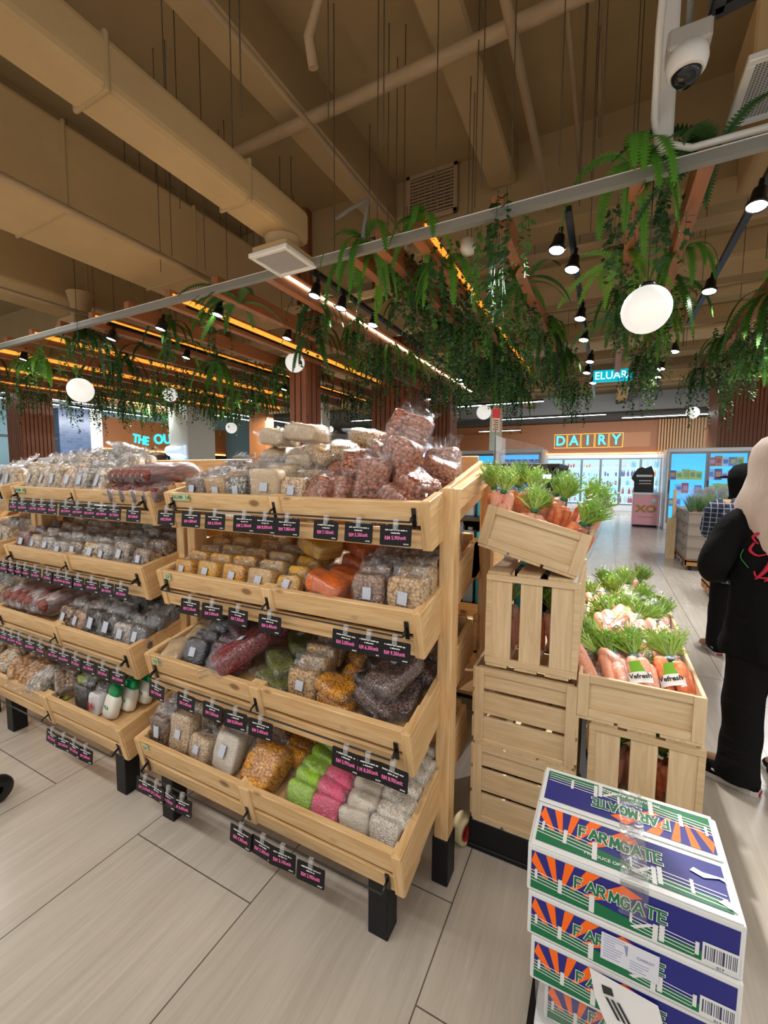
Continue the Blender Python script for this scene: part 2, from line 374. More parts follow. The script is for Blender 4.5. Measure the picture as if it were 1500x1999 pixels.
# columns
def fluted(x0, x1, y0, y1, label, z1=5.0, pitch=.085):
    m_ = MB(); m_.box(x0+.03, x1-.03, y0+.03, y1-.03, 0, z1)
    for (a, b, f) in ((x0, x1, 0), (y0, y1, 1)):
        n = max(3, int((b-a)/pitch)); 
        for i in range(n):
            c0 = a+(i+.12)*(b-a)/n; c1 = a+(i+.88)*(b-a)/n
            if f == 0: m_.box(c0, c1, y0, y0+.035, 0, z1); m_.box(c0, c1, y1-.035, y1, 0, z1)
            else: m_.box(x1-.035, x1, c0, c1, 0, z1); m_.box(x0, x0+.035, c0, c1, 0, z1)
    return tag(m_.build('fluted_column', slat_w), label, 'column')
fluted(-4.04, -3.73, 4.9, 5.24, 'narrow reddish fluted wood column rising behind the middle of the near shelf')
fluted(-3.87, -3.11, 7.0, 7.93, 'wide fluted wood column behind the peak of red peanut bags')
fluted(-3.98, -3.48, 10.3, 10.85, 'fluted wood column seen just right of the widest column')
fluted(2.69, 5.2, 15.0, 16.5, 'broad fluted wood column at the right end of the dairy wall')
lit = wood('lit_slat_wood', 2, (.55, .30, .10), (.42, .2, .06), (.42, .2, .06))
m_ = MB()
for i in range(16): m_.box(1.82+i*.1, 1.88+i*.1, 20.85, 20.95, 2.3, 3.76)
tag(m_.build('slatted_wall_panel', lit), 'orange lit vertical slat panel at the right end of the dairy fascia', 'wall panel')
fluted(-13.2, -12.5, 5.3, 6.0, 'red brown fluted column cut by the left edge of the photo', 3.9)
c_ = empty('white_column', (-9.48, 7, 0), label='square white column behind the far-left nut bags carrying a blue lamp', cat='column')
MB().box(0, .67, 0, .8, 0, 5).build('shaft', wp, c_, bevel=.01)
tag(MB().box(-8.2, -7.8, 11, 11.4, 0, 5).build('white_column', wp), 'slim cream column just right of the fluted column at mid picture', 'column')
tag(MB().box(-3.3, -3.0, 13.6, 14.0, 0, 3.6).build('white_column', mat('cream_paint', (.75, .62, .36), .6)), 'cream column between the wood column and the dairy fascia', 'column')
tag(MB().box(-10.6, -9.9, 10.8, 11.2, 0, 5).build('wood_column', panel_w), 'plain wood veneer column between the white column and fluted column', 'column')
# insect lamps with blue glow
def trap(loc, rz, label):
    e = empty('insect_lamp', loc, (0, 0, rz), label, 'lamp', )
    m_ = MB(); pr = []
    for i in range(9):
        a = PI*i/8; pr.append((-.16*math.sin(a), .11*math.cos(a)))
    for sx in (-1, 1):
        pass
    vs = [(x, y, z) for x in (-.27, .27) for (y, z) in pr]; n = len(pr)
    fs = [(i, i+1, n+i+1, n+i) for i in range(n-1)]+[tuple(range(n)), tuple(range(2*n-1, n-1, -1)), (0, n, 2*n-1, n-1)]
    m_.add(vs, fs, 0, False); m_.build('hood', mat('lamp_hood_white', (.75, .8, .85), .3, emit=(.6, .8, 1), es=.35), e, bevel=.02, seg=2)
    MB().tube([(-.22, -.05, -.13), (.22, -.05, -.13)], .018).build('tube', mat('uv_tube', (.2, .4, 1), .3, emit=(.12, .3, 1), es=14), e)
    return e
trap((-9.15, 6.995, 1.98), 0, 'white hooded lamp with blue glow on the square white column')
trap((-3.62, 6.995, 1.98), 0, 'white hooded lamp on the front of the widest fluted column')
trap((-3.105, 7.45, 1.93), PI/2, 'white hooded lamp with blue glow on the side of the widest fluted column')
trap((-3.15, 13.595, 1.95), 0, 'small pale blue hooded lamp behind the clear acrylic guard')

# ================================================================ CEILING SERVICES
def duct(name, x0, x1, y0, y1, z0, z1, seams, label):
    e = empty(name, ((x0+x1)/2, y0, z0), label=label, cat='duct'); h = (x1-x0)/2
    MB().box(-h, h, 0, y1-y0, 0, z1-z0).build('duct_body', duct_m, e, bevel=.045, seg=3)
    for s_ in seams: MB().box(-h-.008, h+.008, s_-y0-.012, s_-y0+.012, -.008, z1-z0+.008).build('seam', beam_m, e, bevel=.045, seg=3)
    return e
duct('air_duct', -2.265, -2.01, -3.5, 2.70, 3.112, 3.35, (-.5, .2, .81, 1.25, 2.1), 'narrow tan insulated duct running to the square ceiling diffuser')
duct('air_duct', -4.47, -3.70, -3.5, 4.7, 3.4, 4.05, (-.5, 1.0, 1.95, 3.1, 4.4), 'wide tan insulated duct at upper left, below the dark gap')
duct('air_duct', -6.9, -6.1, -3.5, 5.7, 3.6, 4.2, (0, 2, 3.4, 5), 'tan duct at the far left edge above the plants')
duct('air_duct', .9, 2.1, -1, 5.0, 3.9, 4.4, (1.2, 2.6, 3.6), 'broad tan duct in the upper right corner behind the white diffuser')
for i, (y0, z0, h) in enumerate(((5.9, 3.75, .3), (9.0, 3.9, .4), (12.7, 3.8, .35))):
    e = empty('air_duct', (-9, y0, z0), label=('tan cross duct just beyond the deep beam with the grille', 'tan cross duct behind the hanging lamps, middle one', 'tan cross duct farthest back above the dairy aisle')[i], cat='duct')
    MB().box(0, 14, 0, .7, 0, h).build('duct_body', duct_m, e, bevel=.04, seg=2)
def pipe(pts, r, label, m=pipe_m, name='ceiling_pipe', group=None):
    return tag(MB().tube(pts, r, 12).build(name, m), label, 'pipe', group)
pipe([(-3.3, 3.14, 4.4), (2.5, 3.14, 4.4)], .05, 'thick tan pipe crossing under the slab from left to upper right')
pipe([(-.64, -1, 4.2), (-.65, 4.95, 4.2)], .033, 'straight pale tan pipe running away at top centre right')
pipe([(-3.35, -1, 3.25), (-3.4, 4.3, 3.25)], .025, 'thin pale pipe below the wide duct at left')
pipe([(-2.2, -1, 4.2), (-2.22, 4.95, 4.2)], .022, 'thin tan pipe running beside the left concrete beam')
pipe([(-1.75, .6, 4.5), (-1.75, 2.2, 4.5), (-1.78, 2.5, 4.5), (-1.9, 2.55, 4.35), (-1.9, 2.6, 4.2)], .035, 'tan pipe with a bent end under the slab at top left of centre')
pipe([(-.35, 1, 4.4), (-.36, 4.9, 4.4)], .02, 'thin tan pipe to the right of the straight pale pipe')
pipe([(-.2, 1, 4.75), (-.2, 4.95, 4.75)], .02, 'short thin tan pipe ending at the deep beam')
pipe([(-5.6, 1.0, 3.3), (-5.5, 3.6, 3.3)], .02, 'thin pipe at the left edge above the ferns')
pipe([(-2.25, 4.9, 4.6), (-2.25, 4.9, 4.1)], .02, 'short vertical pipe stub on the deep beam')
pipe([(-7, 2.86, 3.08), (.5, 2.86, 3.08), (6, 2.86, 3.08)], .018, 'long white conduit just behind the grey pergola rail', white, 'conduit')
pipe([(-1.95, 2.95, 3.42), (-1.8, 2.9, 3.42), (-1.62, 2.86, 3.42), (-1.58, 2.8, 3.38), (-1.58, 2.78, 3.3), (-1.58, 2.72, 3.08)], .014, 'grey bent flexible conduit dropping onto the rail', grey, 'conduit')
pipe([(.12, 1.0, 3.6), (.12, 2.4, 3.42), (.13, 2.62, 3.2), (.15, 2.68, 3.12), (.3, 2.7, 3.06), (1.6, 2.72, 3.06)], .016, 'white bent conduit beside the white strut at upper right', white, 'conduit')
# hanger rods
rr = random.Random(3)
rodp = MB().tube([(0, 0, 0), (0, 0, 1)], .0035, 6).build('hanger_rod', rod_m)
tag(rodp, 'thin dark threaded rod hanging from the ceiling slab', 'rod', 'hanger rods')
rods = [(-2.5, 1.9, 3.68), (-2.52, 1.2, 3.68), (-1.58, 1.6, 3.1), (-1.4, 2.6, 3.1), (-1.0, 2.6, 3.1), (-.72, 2.6, 3.1), (-.55, 2.6, 3.1), (-.3, 2.6, 3.1), (-.1, 2.6, 3.1), (-3.4, 2.6, 3.3), (-3.0, 2.6, 3.1),
        (-2.05, 2.0, 3.3), (-1.3, 1.9, 3.2), (-1.15, 2.2, 3.2), (-2.9, 2.3, 3.4), (-3.55, 2.6, 3.2), (-3.6, 3.4, 3.2), (-2.0, 3.0, 3.2), (-1.75, 3.6, 3.6), (-4.6, 3.0, 3.4), (-4.8, 3.3, 3.4), (-.9, 3.1, 3.3), (-.25, 3.4, 3.3), (.05, 3.0, 3.3), (-1.1, 3.6, 3.4), (-2.3, 4.1, 3.6)]
for i in range(26): rods.append((rr.uniform(-7, -3.3), rr.uniform(3.3, 5.0), 3.3))
for i in range(26): rods.append((rr.uniform(-3, 1.6), rr.uniform(3.0, 8), 3.3))
for i, (x, y, z) in enumerate(rods):
    o = rodp if i == 0 else rodp.copy()
    if i: COL.objects.link(o)
    o.location = (x, y, z); o.scale = (1, 1, 5.0-z)
# grille on the deep beam
gv = empty('air_grille', (-1.98, 5.03, 4.46), label='louvred tan air grille on the face of the deep beam', cat='vent')
m_ = MB(); m_.box(-.32, .32, -.03, 0, 0, .05).box(-.32, .32, -.03, 0, .50, .55).box(-.32, -.27, -.03, 0, 0, .55).box(.27, .32, -.03, 0, 0, .55); m_.build('frame', pipe_m, gv, bevel=.005)
m_ = MB(); m_.box(-.27, .27, -.004, 0, .05, .5, 0); m_.build('backing', black_p, gv)
m_ = MB()
for k in range(12): m_.box(-.27, .27, -.030, -.008, .058+k*.037, .074+k*.037)
for k in range(7): m_.box(-.24+k*.08, -.235+k*.08, -.03, -.02, .05, .5)
m_.build('louvres', pipe_m, gv)
# diffusers
perf = mat('perforated_grey', (.35, .35, .35), .5); t = NT(perf); k = t.vor(t.coords(), 70, 0); t.l(t.ramp(k.outputs['Distance'], [(.3, (.08, .08, .08)), (.42, (.5, .5, .5))]), t.b.inputs['Base Color'])
def diffuser(x, y, z, s_, label, neck=.2, rz=0):
    e = empty('ceiling_diffuser', (x, y, z), (0, 0, rz), label, 'vent')
    MB().box(-s_*.9, s_*.9, -s_*.9, s_*.9, .03, .03+max(.05, neck*.5)).build('plenum', duct_m, e, bevel=.01)
    MB().lathe([(s_*.55, .02), (s_*.55, neck+.1), (s_*.75, neck+.25)], 20).build('neck', duct_m, e)
    m_ = MB(); b_ = .035
    m_.box(-s_, s_, -s_, -s_+b_, 0, .03).box(-s_, s_, s_-b_, s_, 0, .03).box(-s_, -s_+b_, -s_+b_, s_-b_, 0, .03).box(s_-b_, s_, -s_+b_, s_-b_, 0, .03); m_.build('frame', white, e, bevel=.004)
    MB().box(-s_+b_, s_-b_, -s_+b_, s_-b_, .012, .02).build('perforated_face', perf, e)
diffuser(-2.13, 2.535, 2.95, .17, 'square white perforated diffuser under the end of the narrow duct', -.09)
diffuser(.67, 2.7, 3.22, .21, 'square white perforated diffuser at the upper right edge', .5)
diffuser(-5.9, 3.2, 3.2, .2, 'square white diffuser at the far left edge above the ferns', .2)
# CCTV camera + strut + black frame
tag(MB().box(-.03, .03, -.02, .02, 0, 1).box(-.04, .04, -.003, .003, 0, 1).build('white_strut', white, loc=(.177, 2.66, 3.05)), 'white vertical metal strut behind the dome camera', 'strut')
bpy.data.objects['white_strut'].scale = (1, 1, 1.95); bpy.data.objects['white_strut'].rotation_euler = (R_(-2), 0, 0)
cc = empty('security_camera', (.216, 2.26, 3.1), label='white dome security camera with black lens at upper right', cat='camera')
MB().box(-.075, .075, -.06, .06, .06, .14).build('mount', mat('camera_mount_grey', (.45, .42, .38), .5), cc, bevel=.01)
MB().lathe([(0, .07), (.07, .07), (.075, .03), (.068, 0), (.055, -.015), (.05, 0)], 24).build('housing', white, cc)
MB().lathe([(.052, 0), (.05, -.025), (.035, -.045), (.0, -.055)], 20).build('lens_dome', mat('dome_black', (.01, .01, .012), .08), cc)
MB().tube([(0, .02, .14), (0, .02, 1.9)], .012).build('drop_rod', grey, cc)
bf = MB(); bf.bar((.30, 2.25, 3.3), (.36, .4, 3.3), .05, .07).bar((.30, 2.25, 3.3), (1.6, 2.02, 3.3), .05, .07); tag(bf.build('ceiling_framework', black), 'black metal ceiling frame in the upper right corner', 'frame')
# ================================================================ PERGOLA
rl = empty('pergola_rail', (-2, 2.70, 2.985), label='long grey metal channel rail across the front of the plant pergola', cat='rail')
MB().box(-6, 8, -.022, .022, -.02, .03).build('channel', grey, rl)
MB().box(-6, 8, -.022, .03, .03, .036).build('flange', white, rl)
for i, y in enumerate((3.9, 5.1, 6.3, 7.5, 8.7, 10.0)):
    tag(MB().box(-9, 5, y, y+.05, 3.22, 3.28).build('support_channel', pipe_m), 'pale tan cross channel carrying the pergola, %s' % ORD[i], 'rail')
glow_band_m = mat('warm_glow_band', (1, .6, .2), .5, emit=(1, .33, .03), es=.62)  # glowing band stands in for warm light washing the beam side
strip_w = mat('white_led_strip', (1, 1, 1), .5, emit=(1, .85, .65), es=5)
beams = []
def pbeam(x, y0, y1, label, strip=None, x1=None, z=3.0, h=.15):
    e = empty('pergola_beam', (x, y0, z), label=label, cat='beam', group=None)
    dx = (x1-x) if x1 is not None else 0
    MB().bar((0, 0, h/2), (dx, y1-y0, h/2), .075, h).build('timber', beam_w, e, bevel=.003)
    if strip: MB().bar((.044, .03, h*.62), (.044+dx, y1-y0, h*.62), .010, .05 if strip is glow_band_m else .018).build('led_or_glow_band', strip, e)
    beams.append((x, y0, y1, dx))
bl = [(-2.49, 8.6, 'two left of the ceiling diffuser end', strip_w), (-1.71, 8.6, 'first wood beam right of the ceiling diffuser', None), (-1.474, 8.5, 'second wood beam right of the ceiling diffuser', None),
      (-1.193, 7.8, 'yellow-lit wood beam under the wall grille', glow_band_m), (-.666, 8.8, 'single wood beam just left of the central track light', None), (.075, 7.5, 'wide-looking wood beam directly above the largest globe lamp', None),
      (.376, 8.0, 'wood beam right of the largest globe lamp', None)]
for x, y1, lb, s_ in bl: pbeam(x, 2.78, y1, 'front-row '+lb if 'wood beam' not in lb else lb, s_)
pbeam(1.15, 3.0, 9, 'slanted wood beam at the right edge behind ivy', glow_band_m, 1.25)
pbeam(1.75, 3.2, 9, 'rightmost wood beam, mostly outside the frame', None, 1.8)
nm = ['seventh', 'sixth', 'fifth', 'fourth', 'third', 'second', 'first']
for i in range(13):
    x = -3.1-i*.62
    pbeam(x, 2.78, 8.6, 'wood pergola beam number %d leftwards from the ceiling diffuser%s' % (i+1, ', orange lit' if i % 2 else ''), glow_band_m if i % 2 else None)
# ---- plants
lm = mat('fern_green', (.09, .25, .035), .45, spec=.3); t = NT(lm); oi = t.n('ShaderNodeObjectInfo')
t.l(t.ramp(oi.outputs['Random'], [(0, (.02, .08, .014)), (.5, (.045, .155, .02)), (.85, (.09, .27, .025)), (1, (.2, .45, .04))]), t.b.inputs['Base Color'])
t.b.inputs['Transmission Weight'].default_value = 0
t.b.inputs['Subsurface Weight'].default_value = 0
iv = mat('ivy_green', (.04, .12, .02), .45, spec=.3); t = NT(iv); oi = t.n('ShaderNodeObjectInfo')
t.l(t.ramp(oi.outputs['Random'], [(0, (.012, .045, .01)), (.6, (.03, .11, .018)), (1, (.09, .25, .04))]), t.b.inputs['Base Color'])
def fern_mesh(seed, nf=9, L0=.5):
    r = random.Random(seed); m_ = MB()
    for f in range(nf):
        a = r.uniform(0, 2*PI); L = L0*r.uniform(.7, 1.15); el = r.uniform(-.2, .9); p = Vector((0, 0, 0)); n = 26
        d = Vector((math.cos(a)*math.cos(el), math.sin(a)*math.cos(el), math.sin(el)))
        tw = Vector((-math.sin(a), math.cos(a), 0)); pts = []
        for i in range(n+1):
            pts.append((p.copy(), d.copy())); p = p+d*(L/n); d = (d+Vector((0, 0, -(.055, .11, .08, .13)[seed % 4]-.03*r.random()))+tw*r.uniform(-.04, .04)).normalized()
        for i in range(1, n+1):
            q, dd = pts[i]; u = i/n; wl = .058*(min(1, u*5)*(1-u)**.4+.10); hl = L/n*.62
            s_ = dd.cross(Vector((0, 0, 1)))
            s_ = (tw*.8+s_*.2).normalized(); up_ = dd.cross(s_).normalized()
            for sg in (-1, 1):
                o = q; e1 = q+s_*sg*wl+dd*.014+up_*.006*sg; 
                m_.add([o-dd*hl, o+s_*sg*wl*.6-dd*hl*.35, e1, o+s_*sg*wl*.6+dd*hl*.75, o+dd*hl], [(0, 1, 2, 3, 4)])
        m_.tube([x[0] for x in pts[::3]], .0022, 4, 0, False)
    return m_
def ivy_mesh(seed, ns=4, L0=.55):
    r = random.Random(seed); m_ = MB()
    for s in range(ns):
        L = L0*r.uniform(.45, 1.15); x, y = r.uniform(-.09, .09), r.uniform(-.2, .2); pts = []; n = int(L/.028)
        p = Vector((x, y, .05))
        for i in range(n):
            pts.append(p.copy()); p = p+Vector((r.uniform(-.008, .008), r.uniform(-.008, .008), -L/n))
            a = r.uniform(0, 2*PI); ll = r.uniform(.03, .052); d = Vector((math.cos(a), math.sin(a), -r.uniform(.3, 1.2))).normalized(); sd = Vector((-math.sin(a), math.cos(a), r.uniform(-.4, .4))).normalized()
            o = pts[-1]+d*.008; w_ = ll*.42
            m_.add([o, o+d*ll*.3+sd*w_, o+d*ll*.75+sd*w_*.6, o+d*ll, o+d*ll*.75-sd*w_*.6, o+d*ll*.3-sd*w_], [(0, 1, 2, 3, 4, 5)])
        m_.tube(pts[::2], .0015, 4, 0, False)
    return m_
ferns = [fern_mesh(10+i, 10+i, .5+.06*i) for i in range(4)]; ivies = [ivy_mesh(40+i, 7+i % 4, .45+.1*i) for i in range(5)]
FP = {}
def put(kind, i, loc, rz, sc, label, group):
    key = (kind, i)
    if key not in FP:
        o = (ferns if kind == 'fern' else ivies)[i].build('hanging_fern' if kind == 'fern' else 'trailing_ivy', lm if kind == 'fern' else iv); FP[key] = o
    else: o = FP[key].copy(); COL.objects.link(o)
    o.location = loc; o.rotation_euler = (0, 0, rz); o.scale = (sc,)*3
    tag(o, label, 'plant', group); return o
put('fern', 0, (-1.16, 2.80, 3.12), .3, .75, 'bright green fern lit from below at the front end of the yellow-lit beam', None)
put('fern', 1, (.03, 2.74, 3.1), 2.0, .85, 'largest bright fern hanging at the head of the beam above the biggest globe', None)
put('fern', 2, (.42, 2.8, 3.08), 1.0, .8, 'dark drooping fern right of the biggest globe lamp near the top', None)
put('ivy', 3, (-.67, 2.8, 3.05), 0, 1.0, 'heart-leaved ivy strings at the front end of the beam left of the central track', None)
put('fern', 3, (-1.6, 2.8, 3.1), 0, .8, 'long fern drooping between the first two beams right of the diffuser', None)
put('fern', 2, (-.62, 3.7, 3.02), 1.3, .7, 'star-shaped dark fern halfway along the beam left of the central track', None)
rr = random.Random(11)
for (x, y0, y1, dx) in beams:
    far = x < -3
    y = y0+rr.uniform(.15, .5)
    while y < y1:
        xx = x+dx*(y-y0)/(y1-y0)+rr.choice((-.05, .05)); u = rr.random()
        dense = min(1, (y-2.6)/2.0)
        if abs(x) < .1 and y > 5.0: break
        if -.97 < xx/y < -.66 and y < 4.9 and u > .35: y += .4; continue
        if u < (.6 if far else .66) and not (abs(xx) < 1 and y < 3.6 and u > .15):
            put('fern', rr.randrange(4), (xx, y, 3.0+rr.uniform(-.02, .12)), rr.uniform(0, 6.28), rr.uniform(.6, .9), 'green artificial fern hanging in the tangle along the pergola beams', 'ferns along the pergola')
        for _k in range((2 if y > 3.3 and u > .45 and not far else 1) if u > .16 else 0):
            put('ivy', rr.randrange(5), (xx+rr.uniform(-.09, .09), y+rr.uniform(-.15, .15), 3.0+rr.uniform(0, .12)), rr.uniform(0, 6.28), rr.uniform(.7, 1.15), 'trailing artificial ivy strands hanging from the pergola beams', 'ivy along the pergola')
        y += rr.uniform(.36, .58)/(.55+.45*dense)*(1.15 if far else 1)
# ---- tracks, spots, globes
def track(x, y0, y1, label):
    tag(MB().box(x-.02, x+.02, y0, y1, 3.04, 3.075).build('lighting_track', black), label, 'track')
track(-.28, 2.95, 10, 'long black lighting track running away at centre right'); track(-2.15, 2.9, 8, 'black lighting track just right of the ceiling diffuser')
track(.7, 2.2, 5.6, 'black lighting track at the right edge'); track(-3.7, 2.95, 9, 'black lighting track left of the diffuser'); track(-4.87, 2.9, 9, 'black lighting track far left'); track(-6.81, 2.9, 8, 'farthest left black lighting track')
lens = mat('spot_lens_glow', (1, 1, 1), .3, emit=(1, .96, .9), es=30)
def spotlight_proto():
    e = empty('track_spotlight', label='x', cat='spotlight', group='lit spotlights on the black tracks')
    MB().lathe([(0, .075), (.03, .075), (.033, .07), (.040, .0), (.052, -.01), (.052, -.03), (.048, -.03), (.044, -.012)], 16).build('housing', black, e)
    MB().lathe([(.046, -.022), (0, -.022)], 16).build('lens', lens, e)
    MB().box(-.012, .012, -.012, .012, .07, .13).build('bracket', black, e); return e
spt = [(-0.35, 3.12, 2.93), (-0.28, 3.45, 2.93), (-0.28, 4.53, 2.93), (-0.28, 5.24, 2.93), (-0.25, 6.25, 2.93), (-0.31, 6.9, 2.93), (-0.25, 7.68, 2.93), (-2.2, 3.01, 2.93), (-2.15, 3.33, 2.93), (-2.1, 3.83, 2.93), (-3.26, 2.96, 2.93), (-4.1, 2.98, 2.93), (-4.9, 2.96, 2.93), (-3.14, 3.79, 2.93), (0.66, 3.11, 2.93), (0.66, 4.32, 2.93), (0.6, 7.07, 2.93), (0.65, 6.18, 2.93), (0.61, 7.65, 2.93), (-2.07, 6.53, 2.93), (-2.12, 6.84, 2.93), (-3.12, 7.95, 2.93), (-4.81, 3.84, 2.93), (-6.81, 2.96, 2.93), (-7.71, 6.01, 2.93), (-5.05, 6.0, 2.93), (-6.43, 6.61, 2.93)]
proto = spotlight_proto()
SL = ['nearest spotlight on the central track', 'second spotlight on the central track', 'third spotlight on the central track', 'fourth spotlight on the central track', None, None, None, 'bright spotlight just below right of the ceiling diffuser', 'second spotlight right of the ceiling diffuser', None, 'bright spotlight left of the ceiling diffuser among ferns', None, None, None, 'spotlight at the upper right edge beside the diffuser', 'spotlight right of the biggest globe lamp']
for i, p in enumerate(spt):
    o = proto if i == 0 else copy_tree(proto)
    o.location = p; o.rotation_euler = (R_(-12), R_(8), 0)
    lb = SL[i] if i < len(SL) and SL[i] else 'small lit black spotlight seen far off among the hanging plants'
    o['label'] = lb
    if 'group' in o: del o['group']
    if not (i < len(SL) and SL[i]): o['group'] = 'far spotlights on the black tracks'
gl_m = mat('opal_globe', (.6, .6, .6), .2, emit=(1, .98, .90), es=.30)
def globe_proto():
    e = empty('globe_lamp', label='x', cat='pendant lamp')
    pr = [(.125*math.sin(PI*i/20), -.125*math.cos(PI*i/20)) for i in range(21)]
    MB().lathe(pr, 32).build('globe', gl_m, e)
    MB().lathe([(.0, .145), (.035, .14), (.045, .115), (.0, .11)], 16).build('cap', black, e)
    MB().tube([(0, 0, 0), (0, 0, 1)], .003, 6).build('cord', black, e, loc=(0, 0, .14)); return e
gp = globe_proto()
for i, (x, y, z, lb) in enumerate([(.155, 2.863, 2.369, 'largest white globe lamp, hanging at upper right'), (-5.0, 2.666, 2.316, 'white globe lamp at the left over the nut bags'), (-3.72, 4.637, 2.909, 'white globe lamp in front of the narrow fluted column'),
        (-7.08, 5.28, 2.86, 'cream globe lamp second from the left'), (-7.8, 7.38, 2.5, 'white globe lamp hanging low beside the white column'), (1.573, 11.25, 2.8, 'small cream globe lamp over the freezers at right'), (-1.947, 7.57, 2.54, 'white globe lamp half hidden by the red price sign'), (-9.28, 13.6, 3.12, 'tiny white globe lamp just right of the narrow fluted column')]):
    o = gp if i == 0 else copy_tree(gp); o.location = (x, y, z); o['label'] = lb
    for ch in o.children:
        if ch.name.startswith('cord'): ch.scale = (1, 1, 4.995-z-.14)
tag(MB().lathe([(0, .06), (.05, .06), (.055, .0), (.04, -.03), (0, -.035)], 16).build('smoke_detector', white, loc=(-.95, 3.13, 3.05)), 'small round white detector under the conduit left of the central track', 'detector')
# linear LED lights
led = mat('linear_led', (1, 1, 1), .4, emit=(.82, .93, 1), es=6)
def linlight(a, b, label):
    a, b = Vector(a), Vector(b); e = empty('linear_light', a, label=label, cat='light')
    MB().bar((0, 0, .03), b-a+Vector((0, 0, .03)), .06, .05).build('housing', black, e); MB().bar((0, 0, 0), b-a, .045, .02).build('tube', led, e)
    for f_ in (.15, .85): MB().tube([(b-a)*f_+Vector((0, 0, .05)), (b-a)*f_+Vector((0, 0, 4.995-a.z))], .004, 6).build('suspension_wire', black, e)
linlight((-13.3, 4.9, 3.4), (-13.3, 9.3, 3.4), 'left one of the two cold white light lines over the blue room')
linlight((-14.3, 7.3, 3.4), (-14.3, 9.9, 3.4), 'cold white light line in front of the orange wood panel at left')
linlight((-14.3, 4.4, 3.4), (-14.3, 7.0, 3.4), 'cold white light line at the left edge under the ferns')
linlight((-11.8, 8.6, 3.4), (-11.8, 12.3, 3.4), 'cold white light line left of the narrow fluted column')
linlight((-11.0, 10.2, 3.4), (-11.0, 14, 3.4), 'cold white light line nearest the narrow fluted column')
linlight((-3.9, 16.8, 3.55), (-.1, 16.8, 3.55), 'cold white light line above the word on the dairy wall')
linlight((.4, 17.2, 3.45), (3.7, 17.2, 3.45), 'cold white light line over the right freezers')
linlight((-4.3, 12.5, 3.45), (-1.6, 12.5, 3.45), 'cold white light line through the plants behind the yellow-lit beam')
linlight((-8.9, 14.5, 3.5), (-5.6, 14.5, 3.5), 'cold white light line between the two big fluted columns')
linlight((-5.2, 19.5, 3.4), (-3.4, 19.5, 3.4), 'short cold white light line at the left end of the dairy fascia')
# exit sign
xs = empty('exit_sign', (.02, 7.6, 2.98), (0, 0, R_(8)), 'blue green lit exit sign reading ELUAR among the plants', 'sign')
MB().box(-.27, .27, -.02, .02, -.09, .09).build('box', mat('exit_sign_teal', (.01, .12, .16), .4, emit=(.0, .28, .36), es=.8), xs, bevel=.006)
text('ELUAR', .16, mat('exit_letters', (.5, .9, .9), .4, emit=(.5, .95, .95), es=1.2), 'lettering', .002, 0, xs, (-.03, -.024, 0), (PI/2, 0, 0), sx=.95)
MB().tube([(0, 0, .09), (0, 0, .6)], .006).build('rod', grey, xs)
MB().add([(.19, -.024, .035), (.245, -.024, 0), (.19, -.024, -.035), (.205, -.024, 0)], [(0, 3, 2, 1)]).build('arrow', bpy.data.materials['exit_letters'], xs)
# ================================================================ DISPLAY STANDS
TILT = R_(13); BH = .155
def tray(stand, x0, x1, yf, zf, D, rail_dz, rail_out=.03, face=1):
    """one tilted tray: local frame = front bottom edge, y up the slope"""
    t = empty('tray', (0, yf+BH*math.sin(TILT), zf-BH*math.cos(TILT)), (TILT, 0, 0)); t.parent = stand
    w_ = .022; L = x1-x0; xm = (x0+x1)/2
    m_ = MB(); m_.box(x0+.02, x1-.02, 0, w_, .078, BH).box(x0+.02, x1-.02, 0, w_, 0, .060)
    f = m_.build('front_board', pine[0], t, bevel=.0025)
    for a, b in ((x0, x0+.03), (xm-.03, xm+.03), (x1-.03, x1)): MB().box(a, b, -.006, w_+.02, -.002, BH+.001).build('front_batten', pine[2], t, bevel=.002)
    for nm, a in (('side_board', x0), ('side_board', x1-.022)):
        m_ = MB(); m_.box(a, a+.022, .03, D, .0, BH-.002); m_.box(a-.002, a+.024, .0, .12, -.004, BH+.003); m_.build(nm, pine[1], t, bevel=.002)
    MB().box(x0+.02, x1-.02, D-.02, D, 0, BH+.02).build('back_board', pine[0], t, bevel=.002)
    m_ = MB(); m_.box(x0+.02, x1-.02, .02, D-.02, .075, .09)
    m_.build('base_panel', pine[1], t)
    m_ = MB()
    Ti = t.matrix_basis.inverted()
    def lp(x, y, z): return Ti @ Vector((x, y, z))
    zr = zf-rail_dz; yr = yf+rail_dz*math.tan(TILT)*.6-rail_out
    m_.tube([lp(x0+.05, yr+rail_out, zr+.02), lp(x0+.05, yr+.006, zr), lp(x0+.055, yr, zr), lp(x1-.055, yr, zr), lp(x1-.05, yr+.006, zr), lp(x1-.05, yr+rail_out, zr+.02)], .0032, 6)
    for xx in (x0+.05, xm, x1-.05):
        m_.box(-.007, .007, 0, .004, -.03, .03, 0, Matrix.Translation(lp(xx, yf+rail_dz*math.tan(TILT)*.9-.008, zr+.012)))
        m_.tube([lp(xx, yr+rail_out, zr+.02), lp(xx, yr+.004, zr+.01), lp(xx, yr, zr)], .004, 6)
    m_.build('tag_rail', black, t)
    return dict(x0=x0, x1=x1, yf=yf, zf=zf, D=D, yr=yr, zr=zr)
LV = [('bottom', 1.039, .354, .125), ('third', 1.098, .694, .085), ('second', 1.167, 1.035, .075), ('top', 1.215, 1.365, .06)]
